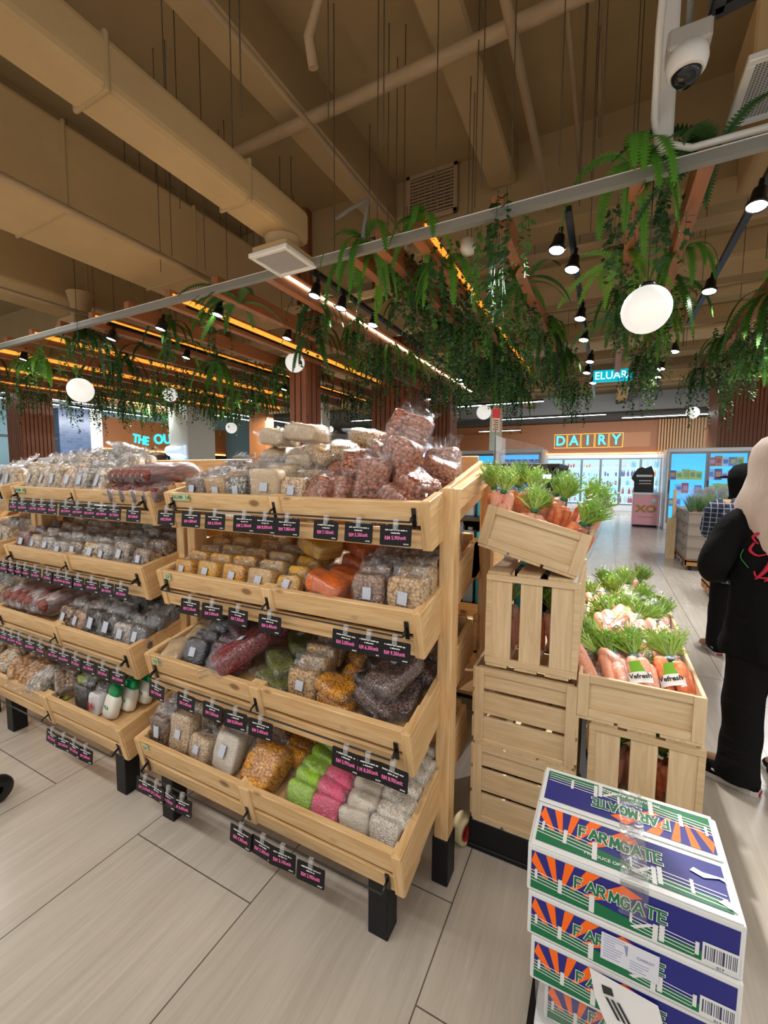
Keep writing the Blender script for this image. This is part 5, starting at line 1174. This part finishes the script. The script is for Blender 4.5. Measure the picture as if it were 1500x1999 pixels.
def pack(kind, mi, loc, s_, label, group):
    key = (kind, mi)
    if key not in packp:
        m_ = MB()
        if kind == 'bottle': m_.lathe([(0, 0), (.5, 0), (.5, .62), (.2, .8), (.2, 1), (0, 1)], 10, 0)
        elif kind == 'tub': m_.lathe([(0, 0), (.42, 0), (.5, .85), (.52, .86), (.52, 1), (0, 1)], 12, 0)
        else: m_.box(-.5, .5, -.5, .5, 0, 1, 0); m_.box(-.34, .34, -.51, -.5, .3, .75, 1)
        o = m_.build({'bottle': 'milk_bottle', 'tub': 'yogurt_tub', 'box': 'frozen_food_box'}[kind], [PK[mi], PK[(mi*3+1) % 10]]); packp[key] = o
    else: o = packp[key].copy(); COL.objects.link(o)
    o.location = loc; o.scale = s_; tag(o, label, 'carton' if kind == 'box' else kind, group)
r = random.Random(8)
e, zs, dw = cabinet(1.45, 13.9, 3.5, 2.2, .9, 4, 'upright_freezer', 'bank of tall white glass-door freezers glowing blue at right', fin)
for di in range(4):
    for z in zs:
        if r.random() < .04: continue
        n = 5; kind_c = r.choice((0, 0, 1, 2, 4, 3))
        for k in range(n):
            if r.random() < .15: continue
            pack('box', (kind_c if r.random() < .6 else r.randrange(10)), (1.56+di*dw+(k+.5)*(dw-.12)/n, 14.25+r.uniform(-.05, .05), z+.005), (.15, .12, r.uniform(.2, .3)), 'frozen food box on a blue-lit shelf of the right freezers', 'boxes in the right freezers')
xs_ = [-2.40, -1.68, -.94, -.21, .51, 1.23, 1.95]
e, zs, dw = cabinet(-2.45, 20.3, 4.45, 2.34, .9, 6, 'dairy_case', 'long white glass-door dairy case under the blue glowing word', fin2, .16, .25, 'fridge')
cnt = 0
for di in range(6):
    for zi, z in enumerate(zs):
        n = 8 if di > 3 else 6; kind = 'bottle' if di > 3 else r.choice(('tub', 'box', 'tub')); c0 = r.randrange(10)
        for k in range(n):
            if r.random() < .12 or cnt > 200: continue
            cnt += 1
            pack('bottle' if kind == 'bottle' else kind, (0 if r.random() < .5 else c0), (-2.36+di*dw+(k+.5)*(dw-.12)/n, 20.62, z+.005), (.075, .075, .27 if kind == 'bottle' else r.uniform(.1, .2)), 'small bright dairy product standing on a shelf of the lit dairy case', 'dairy products in the case')
e, zs, dw = cabinet(-2.6, 11.6, 1.15, 2.13, .8, 1, 'upright_freezer', 'white glass-door freezer with purple packs left of the dairy case', fin)
for z in zs:
    for k in range(6): pack('box', 7 if k % 3 else 1, (-2.5+.16*(k+.5), 11.95, z+.005), (.13, .12, .2), 'purple or blue pack inside the small left freezer', 'packs in the left freezer')
tag(MB().box(-1.42, -1.40, 11.6, 12.4, .2, 2.1).build('side_glass', acrylic), 'clear side screen of the small left freezer', 'screen')
e, zs, dw = cabinet(-4.7, 11.8, 2.05, 2.12, .8, 2, 'upright_freezer', 'long white freezer top seen low behind the peanut bags', fin)
tag(MB().box(1.30, 1.42, 13.9, 14.8, 0, 2.15).box(1.30, 1.42, 13.88, 13.9, 0, 2.15).build('side_glass', acrylic), 'clear plastic curtain at the left side of the right freezers', 'screen')
# DAIRY sign
dl = mat('dairy_letters', (.05, .6, .75), .4, emit=(.02, .55, .85), es=.8); yl = mat('neon_yellow', (.8, .6, .05), .4, emit=(1, .5, .03), es=.6)
ds = empty('dairy_sign', (-.79, 20.995, 2.98), label='blue glowing letters DAIRY in five thin yellow square outlines', cat='sign')
for i, ch in enumerate('DAIRY'):
    xc = -1.10+.55*i
    text(ch, .60, dl, 'letter', .015, .012, ds, (xc, -.03, 0), (PI/2, 0, 0), sx=.9)
    m_ = MB(); a, b = xc-.26, xc+.26
    m_.box(a, b, -.012, 0, .29, .305).box(a, b, -.012, 0, -.305, -.29).box(a, a+.012, -.012, 0, -.305, .305).box(b-.012, b, -.012, 0, -.305, .305); m_.build('neon_outline', yl, ds)
# THE OU.. sign on the left
ts = empty('shop_sign', (-18.56, 12.75, 2.9), (0, 0, PI/2), 'blue glowing tilted letters THE OU on the far left wood panel', 'sign')
text('THE', .52, dl, 'lettering', .02, .016, ts, (-.45, 0, 0), (PI/2, R_(8), 0), sx=.78); text('OU', .62, dl, 'lettering', .02, .016, ts, (.62, 0, .1), (PI/2, R_(-5), 0), sx=.95)
MB().tube([(-.7, .02, -.35), (-.3, .02, -.6), (.1, .02, -.35), (.4, .02, -.6), (1.0, .02, -.5)], .04).build('bracket', black, ts)
# pink cooler
pc = empty('pink_cooler', (.72, 14.2, 0), label='pink countertop-height cooler printed XO before the freezers', cat='cooler'); pk_ = mat('cooler_pink', (.80, .38, .42), .35)
MB().box(0, .66, 0, .6, .06, .92).build('body', pk_, pc, bevel=.03, seg=3); MB().box(-.01, .67, -.01, .61, .92, .99).build('lid', white, pc, bevel=.01); MB().box(.02, .64, .02, .58, 0, .06).build('plinth', black_p, pc)
gd = mat('cooler_gold', (.45, .22, .05), .4); text('XO', .26, gd, 'lettering', .003, .012, pc, (.33, -.006, .52), (PI/2, 0, 0), sx=1.25); MB().box(.14, .52, -.006, 0, .29, .305).build('print_line', gd, pc)
MB().lathe([(0, -.003), (.075, -.003), (.075, .003), (0, .003)], 20, 0, Matrix.Translation((.52, -.004, .76)) @ Matrix.Rotation(PI/2, 4, 'X')).build('round_badge', white, pc)
bs = empty('black_sign_display', (.92, 14.25, .99), label='black shaped display sign standing on the pink cooler', cat='sign')
m_ = MB(); o_ = [(-.2, 0), (.28, 0), (.28, .55), (.2, .75), (.05, .68), (-.02, .72), (-.12, .68), (-.18, .6), (-.28, .4), (-.2, .3)]
m_.add([(x, -.02, z) for x, z in o_]+[(x, .02, z) for x, z in o_], [tuple(range(10)), tuple(range(19, 9, -1))]+[(i, (i+1) % 10, 10+(i+1) % 10, 10+i) for i in range(10)]); m_.build('board', black, bs)
m_ = MB(); m_.box(-.15, .24, -.026, -.02, .44, .50).box(-.08, .22, -.026, -.02, .32, .345).box(-.08, .22, -.026, -.02, .24, .26); m_.build('sign_print', mat('sign_print_white', (.7, .7, .7), .5), bs)
# ================================================================ PALLETS WITH GREY CRATES
gc = mat('grey_plastic_crate', (.26, .22, .18), .5); gd_ = mat('crate_dark_gap', (.05, .045, .04), .6); pal = wood('pallet_wood', 0, (.50, .24, .08), (.36, .15, .05))
def pcrate(name='plastic_crate'):
    e = empty(name, label='x', cat='crate', group=None); L, W, H_ = .58, .80, .18
    m_ = MB(); m_.box(0, L, 0, .02, 0, H_).box(0, L, W-.02, W, 0, H_).box(0, .02, .02, W-.02, 0, H_).box(L-.02, L, .02, W-.02, 0, H_).box(0, L, 0, W, 0, .01); m_.build('tub', gc, e, bevel=.004)
    m_ = MB(); m_.box(-.008, L+.008, -.008, W+.008, H_-.018, H_-.008).box(-.006, L+.006, -.006, W+.006, H_-.035, H_-.028)
    for k in range(5): m_.box(-.005, 0, .1+.15*k, .11+.15*k, 0, H_-.03)
    m_.box(-.005, L+.005, -.005, W+.005, .0, .012); m_.build('rim', gc, e)
    m_ = MB(); m_.box(L/2-.07, L/2+.07, -.003, .0, H_-.085, H_-.055).box(-.003, 0, W/2-.07, W/2+.07, H_-.085, H_-.055); m_.build('handle_slot', gd_, e); return e
pcp = pcrate(); first = True
def pallet(x, y, z, w_, d, label):
    e = empty('wooden_pallet', (x, y, z), label=label, cat='pallet'); m_ = MB(); m_.box(0, w_, 0, d, .11, .135).box(0, w_, 0, .022, .0+.05, .11).box(0, w_, d-.02, d, .05, .11)
    for k in range(5): m_.box(0, .022, k*(d-.1)/4, k*(d-.1)/4+.1, .03, .11)
    m_.box(0, .022, 0, d, .10, .14); m_.box(0, w_, 0, .022, .10, .14); m_.build('deck', pal, e, bevel=.002)
    for a, b in ((.08, .1), (w_-.1, .1), (.08, d-.15)): MB().lathe([(0, -.018), (.04, -.018), (.04, .018), (0, .018)], 14, 0, Matrix.Translation((a, b, .035-z)) @ Matrix.Rotation(PI/2, 4, 'Y')).build('castor', black, e)
    return e
pallet(1.14, 7.95, .03, 1.25, 1.7, 'wheeled wooden pallet under the leek crates at right')
for j in range(2):
    for i in range(2):
        for k in range(4 if j == 0 or True else 3):
            o = pcp if first else copy_tree(pcp); first = False
            o.location = (1.16+.61*i, 7.99+.82*j, .175+.183*k); o['label'] = 'grey plastic crate, %s from the bottom, %s %s column of the leek pallet' % (NTH[k], ('front', 'rear')[j], ('left', 'right')[i])
pallet(1.14, 5.85, .03, 1.2, .8, 'wooden pallet corner showing behind the person in black')
for k in range(2):
    o = copy_tree(pcp); o.location = (1.2, 5.95, .175+.183*k); o['label'] = ('lower', 'upper')[k]+' grey plastic crate behind the person in black'
tag(MB().box(1.0, 1.13, 9.0, 9.12, 0, .72).build('wooden_post', crate_w[2]), 'pale wooden stub post left of the leek crates', 'post')
tag(MB().box(1.07, 1.12, 9.05, 9.10, .72, 1.22).build('wooden_stick', crate_w[2]), 'thin pale upright stick rising from the wooden stub post', 'stick')
lk = mat('leek_green', (.10, .25, .05), .5); t = NT(lk); oi = t.n('ShaderNodeObjectInfo'); t.l(t.ramp(oi.outputs['Random'], [(0, (.05, .16, .03)), (1, (.16, .34, .07))]), t.b.inputs['Base Color'])
def leek(seed):
    r_ = random.Random(seed); e = empty('leek_bunch', label='x', cat='vegetables', group='wrapped leafy bunches on the grey crates'); m_ = MB()
    for i in range(130):
        a = r_.uniform(0, 6.28); sp_r = r_.uniform(.0, .14); L = r_.uniform(.26, .42); b0 = Vector((r_.uniform(-.04, .04), r_.uniform(-.03, .03), 0)); tpv = b0+Vector((math.cos(a)*sp_r, math.sin(a)*sp_r, L)); sd = Vector((math.sin(a), -math.cos(a), 0))*.007
        m_.add([b0-sd*.5, b0+sd*.5, b0.lerp(tpv, .6)+sd, tpv, b0.lerp(tpv, .6)-sd], [(0, 1, 2, 3, 4)])
    m_.build('leaves', lk, e); MB().lathe([(.05, 0), (.08, .2), (.15, .42), (.14, .48)], 14).build('plastic_sleeve', film, e)
    MB().box(-.03, .03, -.09, -.086, .04, .11).build('red_tag', mat('leek_tag', (.6, .06, .05), .5), e); return e
lks = [leek(1), leek(2)]
for i in range(12):
    o = lks[i] if i < 2 else copy_tree(lks[i % 2]); o.location = (1.27+.2*(i % 4)+.05*(i//4), 8.15+.28*(i//4), .80); o.rotation_euler = (R_(-8+4*(i % 3)), R_(-14+7*(i % 4)), i); o['label'] = 'wrapped leafy green bunch standing upright on the grey plastic crates'
# trolley wheel at the left edge
tw_ = empty('shopping_trolley', (-2.31, .80, 0), label='dark trolley wheel just entering at the left edge', cat='trolley')
MB().lathe([(.02, -.016), (.055, -.014), (.062, -.008), (.062, .008), (.055, .014), (.02, .016)], 24, 0, Matrix.Translation((0, 0, .062)) @ Matrix.Rotation(PI/2, 4, 'Y')).build('wheel', black, tw_)
m_ = MB(); m_.tube([(0, 0, .062), (-.02, 0, .12), (-.02, 0, .2)], .012); m_.tube([(-.02, 0, .2), (-.5, -.25, .22), (-.6, -.8, .22)], .01)
m_.build('frame', grey, tw_)
# ================================================================ PEOPLE
skin = mat('skin', (.42, .22, .13), .5); hairm = mat('dark_hair', (.03, .02, .015), .5)
blk = mat('black_cloth', (.004, .004, .005), .9, spec=.2); t = NT(blk); t.bump(t.noise(t.coords(), 14, 3), .5, .02)
trs = mat('black_trouser_cloth', (.006, .0055, .0055), .9, spec=.2); t = NT(trs); t.bump(t.noise(t.coords((1, 1, 2.5)), 12, 3), .5, .02)
hij = mat('ivory_scarf_cloth', (.56, .48, .44), .9, spec=.2); t = NT(hij); t.bump(t.noise(t.coords((1, 1, .4)), 16, 3), .4, .02)
def skinned(name, pts, edges, rad, material, parent, sub=1):
    me = bpy.data.meshes.new(name); me.from_pydata(pts, edges, []); me.update(); me.materials.append(material)
    o = bpy.data.objects.new(name, me); COL.objects.link(o); o.parent = parent
    m1 = o.modifiers.new('skin', 'SKIN'); m1.use_smooth_shade = True
    for i, r_ in enumerate(rad): me.skin_vertices[0].data[i].radius = (r_, r_) if isinstance(r_, (int, float)) else r_
    me.skin_vertices[0].data[0].use_root = True
    m2 = o.modifiers.new('sub', 'SUBSURF'); m2.levels = sub; m2.render_levels = sub+1
    return o
def ering(c, rx, ry, n=28, rz=0, fold=0, seed=0, k=7):
    out = []
    for i in range(n):
        a = 2*PI*i/n; f = 1+fold*math.sin(a*k+seed)+fold*.6*math.sin(a*(k+4)+seed*2)
        x, y = rx*math.cos(a)*f, ry*math.sin(a)*f
        out.append((c[0]+x*math.cos(rz)-y*math.sin(rz), c[1]+x*math.sin(rz)+y*math.cos(rz), c[2]))
    return out
def tubef(m_, pts, r, n=20, fold=.04, seed=0, mi=0):
    """limb sleeve with folds"""
    o = len(m_.v); m_.tube(pts, r, n, mi)
    for i in range(o, len(m_.v)):
        v_ = m_.v[i]; d = noise.noise_vector(Vector(v_)*9+Vector((seed,)*3)); m_.v[i] = v_+d*fold
def interp(pts, rad, k=5):
    P, Rr = [], []
    for i in range(len(pts)-1):
        a, b = Vector(pts[i]), Vector(pts[i+1]); p0 = Vector(pts[max(0, i-1)]); p3 = Vector(pts[min(len(pts)-1, i+2)])
        for j in range(k):
            u = j/k; P.append(.5*((2*a)+(b-p0)*u+(2*p0-5*a+4*b-p3)*u*u+(3*a-p0-3*b+p3)*u**3)); Rr.append(rad[i]+(rad[i+1]-rad[i])*u)
    P.append(Vector(pts[-1])); Rr.append(rad[-1]); return P, Rr
def body(parent, P):
    """one continuous body from joints, incl. five-finger hands"""
    pts = []; ed = []; rad = []
    def add(p, r_, par=None):
        pts.append(tuple(p)); rad.append(r_)
        if par is not None: ed.append((par, len(pts)-1))
        return len(pts)-1
    pel = add(P['pelvis'], .13); wa = add(P['waist'], .115, pel); ch = add(P['chest'], .13, wa); nk = add(P['neck'], .052, ch); hb = add(P['head0'], .07, nk); ht = add(P['head1'], .088, hb); h2 = add(P['head2'], .06, ht)
    for s_ in 'LR':
        hp = add(P['hip'+s_], .085, pel); kn = add(P['knee'+s_], .058, hp); an = add(P['ankle'+s_], .036, kn); fo = add(P['toe'+s_], .028, an)
        sh_ = add(P['sho'+s_], .055, ch); el = add(P['elb'+s_], .04, sh_); wr = add(P['wri'+s_], .026, el)
        w_ = Vector(P['wri'+s_]); d = (w_-Vector(P['elb'+s_])).normalized(); sd = d.cross(Vector((0, 0, 1))).normalized(); dn = d.cross(sd).normalized()
        pm = add(w_+d*.05, (.030, .018), wr)
        for k, (o_, L) in enumerate(((-.030, .062), (-.010, .075), (.010, .07), (.028, .055))):
            b0 = add(w_+d*.085+sd*o_, .0095, pm); f1 = add(w_+d*(.085+L*.5)+sd*o_*1.1+dn*.008, .0085, b0); add(w_+d*(.085+L*.85)+sd*o_*1.1+dn*.03, .007, f1)
        th = add(w_+d*.04-sd*.042, .010, pm); add(w_+d*.075-sd*.055+dn*.012, .0085, th)
    return skinned('body', pts, ed, rad, skin, parent)
# ---- person in black top and ivory headscarf, right edge, seen from behind; hips at (0,0), facing +y-ish
p1 = empty('person', (.725, 2.50, 0), (0, 0, R_(8)), 'person in loose black top with red emblem and ivory headscarf at the right edge', 'person')
J = dict(pelvis=(0, 0, .84), waist=(0, .0, .98), chest=(0, .02, 1.18), neck=(.02, .04, 1.36), head0=(.03, .06, 1.44), head1=(.03, .07, 1.53), head2=(.03, .065, 1.585),
         hipL=(-.085, 0, .80), kneeL=(-.10, .02, .44), ankleL=(-.115, -.02, .085), toeL=(-.20, .13, .035), hipR=(.085, 0, .80), kneeR=(.10, .04, .44), ankleR=(.11, .03, .085), toeR=(.09, .19, .035),
         shoL=(-.17, .01, 1.275), elbL=(-.265, .0, 1.03), wriL=(-.12, .24, 1.00), shoR=(.17, .01, 1.275), elbR=(.25, .03, 1.02), wriR=(.14, .25, 1.03))
body(p1, J)
m_ = MB()
prof = [(.64, .215, .165, .05), (.655, .22, .17, .05), (.72, .205, .16, .04), (.82, .19, .15, .025), (.95, .185, .14, .015), (1.08, .19, .14, .01), (1.18, .20, .14, .01), (1.26, .185, .12, .0), (1.31, .12, .09, 0), (1.345, .07, .065, 0)]
m_.rings([ering((.0, .01, z), a, b, 40, 0, f, z*5) for z, a, b, f in prof], cap=True)
for s_, E_, W_ in ((-1, J['elbL'], J['wriL']), (1, J['elbR'], J['wriR'])):
    pts, rs = interp([(s_*.12, .01, 1.27), (s_*.185, .01, 1.22), (E_[0]+s_*.0, E_[1], E_[2]+.02), ((E_[0]+W_[0])/2, (E_[1]+W_[1])/2, W_[2]-.01), W_], [.06, .072, .062, .052, .042], 6)
    tubef(m_, pts, rs, 22, .012, s_)
m_.build('black_top', blk, p1)
m_ = MB()
for s_, K, A_, sd in (('L', J['kneeL'], J['ankleL'], 1), ('R', J['kneeR'], J['ankleR'], 2)):
    H = J['hip'+s_]; pts, rs = interp([(H[0], H[1], .82), (H[0]*1.1, H[1], .62), K, (K[0]*1.02, K[1]-.01, .25), (A_[0], A_[1], .10), (A_[0], A_[1], .055)], [.10, .095, .078, .076, .084, .088], 7); tubef(m_, pts, rs, 22, .010, sd)
m_.build('trousers', trs, p1)
rd = mat('shirt_red_print', (.50, .01, .05), .6); gr = mat('shirt_green_print', (.02, .30, .07), .6)
# emblem: red blackletter-like letter with green swirls, lying on the curved back of the top
def onback(x, z): return (x, .01-.147*math.sqrt(max(0, 1-(x/.193)**2))-.006, z)
m_ = MB()
def stroke(ps, r_): 
    P_, R2 = interp([(x-.055, 0, z) for x, z in ps], r_, 6); m_.tube([onback(p.x, p.z) for p in P_], R2, 6)
stroke([(-.085, 1.16), (-.10, 1.19), (-.07, 1.215), (-.02, 1.215), (.03, 1.205)], [.003, .006, .008, .007, .003]); stroke([(-.095, 1.165), (-.105, 1.13), (-.085, 1.11), (-.06, 1.12)], [.005, .007, .005, .003])
stroke([(-.02, 1.205), (-.035, 1.13), (-.055, 1.06), (-.085, 1.005)], [.009, .011, .010, .004]); stroke([(.0, 1.205), (-.012, 1.12), (-.03, 1.05), (-.06, 1.0)], [.004, .004, .004, .003])
stroke([(.02, 1.205), (.055, 1.17), (.03, 1.13), (-.01, 1.115)], [.007, .01, .008, .004]); stroke([(.0, 1.115), (.06, 1.09), (.06, 1.03), (.0, 1.0), (-.06, 1.01)], [.006, .011, .011, .009, .004]); stroke([(-.09, 1.04), (-.08, 1.015), (-.04, 1.02), (.02, 1.025)], [.004, .004, .004, .003])
m_.build('red_emblem', rd, p1)
m_ = MB()
stroke([(-.045, 1.225), (-.035, 1.255), (-.005, 1.28), (.0, 1.262), (-.03, 1.24)], [.003, .006, .006, .005, .003]); stroke([(-.02, 1.0), (-.01, .965), (.04, .95), (.09, .955)], [.005, .009, .007, .003]); stroke([(-.12, 1.13), (-.125, 1.09), (-.105, 1.05)], [.002, .002, .002]); stroke([(.0, .985), (.05, .965), (.10, .975)], [.003, .003, .003])
m_.build('green_swirls', gr, p1)
m_ = MB(); hc = (.03, .065)
m_.rings([ering((hc[0]+.005, hc[1]+.0-.02*max(0, (1.36-z)*4), z), a, b, 40, .2, f, z*6, 5) for z, a, b, f in
  [(1.03, .05, .03, .05), (1.06, .09, .07, .07), (1.15, .115, .12, .06), (1.25, .145, .15, .05), (1.33, .155, .155, .04), (1.40, .13, .135, .03), (1.46, .115, .13, .02), (1.52, .118, .135, .01), (1.58, .108, .125, .005), (1.62, .08, .09, 0), (1.645, .03, .035, 0)]])
o = m_.build('headscarf', hij, p1, loc=(-.07, -.075, 0))
so = mat('shoe_sole', (.62, .58, .54), .5); st_ = mat('shoe_stripe', (.7, .7, .7), .5); redh = mat('shoe_heel_red', (.4, .02, .03), .5)
def shoe(nm, ax, ay, tx, ty, P=None):
    d = Vector((tx-ax, ty-ay, 0)).normalized(); a_ = math.atan2(d.y, d.x); e = empty(nm, (ax, ay, 0), (0, 0, a_)); e.parent = P or p1
    m_ = MB(); prof = [(-.085, .030), (-.06, .040), (.0, .038), (.08, .045), (.14, .046), (.175, .034), (.19, .012)]
    o_ = [(x, y) for x, y in prof]+[(x, -y) for x, y in reversed(prof)]; n = len(o_)
    m_.add([(x, y, 0) for x, y in o_]+[(x, y, .026) for x, y in o_], [tuple(range(n))[::-1], tuple(range(n, 2*n))]+[(i, (i+1) % n, n+(i+1) % n, n+i) for i in range(n)]); m_.build('sole', so, e, bevel=.004, seg=2)
    m_ = MB(); R2 = []
    for x, w_, h in [(-.083, .022, .06), (-.07, .034, .085), (-.02, .036, .085), (.03, .038, .07), (.08, .042, .052), (.13, .042, .042), (.165, .032, .034), (.185, .012, .022)]:
        R2.append([(x, w_*math.cos(q_), .018+h*max(0, math.sin(q_))**.8) for q_ in [PI*i/10 for i in range(11)]])
    m_.rings(R2, cap=True); m_.build('upper', blk, e)
    m_ = MB(); m_.tube([(-.05, -.036, .05), (.0, -.041, .058), (.05, -.043, .04), (.09, -.043, .05)], .005, 6); m_.tube([(-.05, .036, .05), (.0, .041, .058), (.05, .043, .04), (.09, .043, .05)], .005, 6); m_.build('stripe', st_, e)
    MB().box(-.09, -.086, -.02, .02, .006, .022).build('heel_tab', redh, e)
shoe('shoe', J['ankleL'][0], J['ankleL'][1], -.29, .10); shoe('shoe', J['ankleR'][0], J['ankleR'][1], .09, .3)
# ---- second person, behind: black cap, dark checked shirt
p2 = empty('person', (.985, 4.35, 0), (0, 0, R_(0)), 'person in a black cap and dark navy checked shirt behind the one in black', 'person')
J2 = {k: (v_[0]*1.0, v_[1]*.8, v_[2]*.965) for k, v_ in J.items()}; J2['wriL'] = (-.10, .25, 1.0); J2['wriR'] = (.10, .25, 1.0); J2['elbL'] = (-.19, .08, 1.0); J2['elbR'] = (.19, .08, 1.0); J2['head1'] = (0, .05, 1.44); J2['head2'] = (0, .05, 1.49); J2['head0'] = (0, .05, 1.36); J2['neck'] = (0, .02, 1.29)
body(p2, J2)
chk = mat('navy_check_cloth', (.015, .02, .05), .8); t = NT(chk); v = t.coords((1, 1, 1)); 
w1 = t.n('ShaderNodeTexWave'); w1.bands_direction = 'X'; w1.inputs['Scale'].default_value = 8; t.l(v, w1.inputs[0]); w2 = t.n('ShaderNodeTexWave'); w2.bands_direction = 'Z'; w2.inputs['Scale'].default_value = 8; t.l(v, w2.inputs[0])
a_ = t.ramp(w1.outputs['Fac'], [(.93, (.015, .02, .05)), (.98, (.35, .4, .5))]); b_ = t.ramp(w2.outputs['Fac'], [(.93, (.015, .02, .05)), (.98, (.35, .4, .5))]); t.l(t.mix(1, a_, b_, 'LIGHTEN'), t.b.inputs['Base Color'])
m_ = MB(); m_.rings([ering((0, .01, z*.95), a, b, 36, 0, f, z*5) for z, a, b, f in prof])
for s_ in (-1, 1):
    E_ = J2['elbL' if s_ < 0 else 'elbR']; W_ = J2['wriL' if s_ < 0 else 'wriR']; pts, rs = interp([(s_*.12, .01, 1.21), (s_*.175, .01, 1.17), E_, W_], [.075, .078, .065, .042], 6); tubef(m_, pts, rs, 20, .01, s_)
m_.build('checked_shirt', chk, p2)
m_ = MB()
for s_ in 'LR':
    H = J2['hip'+s_]; K = J2['knee'+s_]; A_ = J2['ankle'+s_]; pts, rs = interp([(H[0], H[1], .8), K, (A_[0], A_[1], .06)], [.1, .075, .07], 7); tubef(m_, pts, rs, 20, .01, 5)
m_.build('trousers', trs, p2)
m_ = MB(); m_.rings([ering((0, .05, z), a, b, 28, 0, f, 0) for z, a, b, f in [(1.22, .10, .09, .03), (1.30, .085, .085, .02), (1.37, .095, .10, .01), (1.43, .105, .115, 0), (1.49, .102, .112, 0), (1.54, .07, .08, 0), (1.56, .02, .03, 0)]]); m_.build('black_cap', blk, p2)
m_ = MB(); vs = []
for j in range(4):
    for i in range(9): a = R_(20+140*i/8); r_ = .10+.027*j; vs.append((math.cos(a)*(.10), .05+math.sin(a)*.105+.026*j*math.sin(a), 1.455-.006*j))
m_.add(vs, [(j*9+i, j*9+i+1, (j+1)*9+i+1, (j+1)*9+i) for j in range(3) for i in range(8)], 0, True); o = m_.build('cap_peak', blk, p2); sol = o.modifiers.new('s', 'SOLIDIFY'); sol.thickness = .004; o.rotation_euler = (0, 0, R_(40))
shoe('shoe', J2['ankleL'][0], J2['ankleL'][1], -.15, .2, p2); shoe('shoe', J2['ankleR'][0], J2['ankleR'][1], .13, .25, p2)
# ---- bald man behind the second stand
p3 = empty('person', (-4.68, 3.28, 0), (0, 0, R_(25)), 'balding man in dark clothes, only his head showing above the far-left nut bags', 'person')
J3 = {k: (v_[0]*1.05, v_[1], v_[2]*1.05) for k, v_ in J.items()}; J3['wriL'] = (-.16, .24, 1.02); J3['head0'] = (0, .05, 1.55); J3['head1'] = (0, .05, 1.64); J3['head2'] = (0, .045, 1.70); J3['neck'] = (0, .02, 1.44); J3['chest'] = (0, .0, 1.25)
body(p3, J3)
m_ = MB()
m_.rings([ering((0, .01, z*1.05), a*1.05, b*1.05, 36, 0, f, z*5) for z, a, b, f in prof])
for s_ in (-1, 1):
    E_ = J3['elbL' if s_ < 0 else 'elbR']; W_ = J3['wriL' if s_ < 0 else 'wriR']; pts, rs = interp([(s_*.12, .01, 1.34), (s_*.18, .01, 1.29), E_, W_], [.075, .078, .065, .042], 6); tubef(m_, pts, rs, 20, .01, s_)
m_.build('dark_shirt', blk, p3); shoe('shoe', J3['ankleL'][0], J3['ankleL'][1], -.15, .2, p3); shoe('shoe', J3['ankleR'][0], J3['ankleR'][1], .13, .25, p3)
m_ = MB()
for s_ in 'LR':
    H = J3['hip'+s_]; K = J3['knee'+s_]; A_ = J3['ankle'+s_]; pts, rs = interp([(H[0], H[1], .86), K, (A_[0], A_[1], .06)], [.1, .075, .07], 7); tubef(m_, pts, rs, 20, .01, 5)
m_.build('trousers', trs, p3)
m_ = MB(); m_.rings([ering((0, .045, z), a, b, 28) for z, a, b in [(1.53, .078, .085), (1.58, .092, .105), (1.62, .097, .108), (1.655, .094, .10)]], cap=False); m_.build('hair', hairm, p3)
for s_ in (-1, 1):
    m_ = MB(); blob(m_, (s_*.098, .055, 1.60), (.010, .018, .032), .9, .9, .0, 1, 1, 12, 8); m_.build('ear', skin, p3)
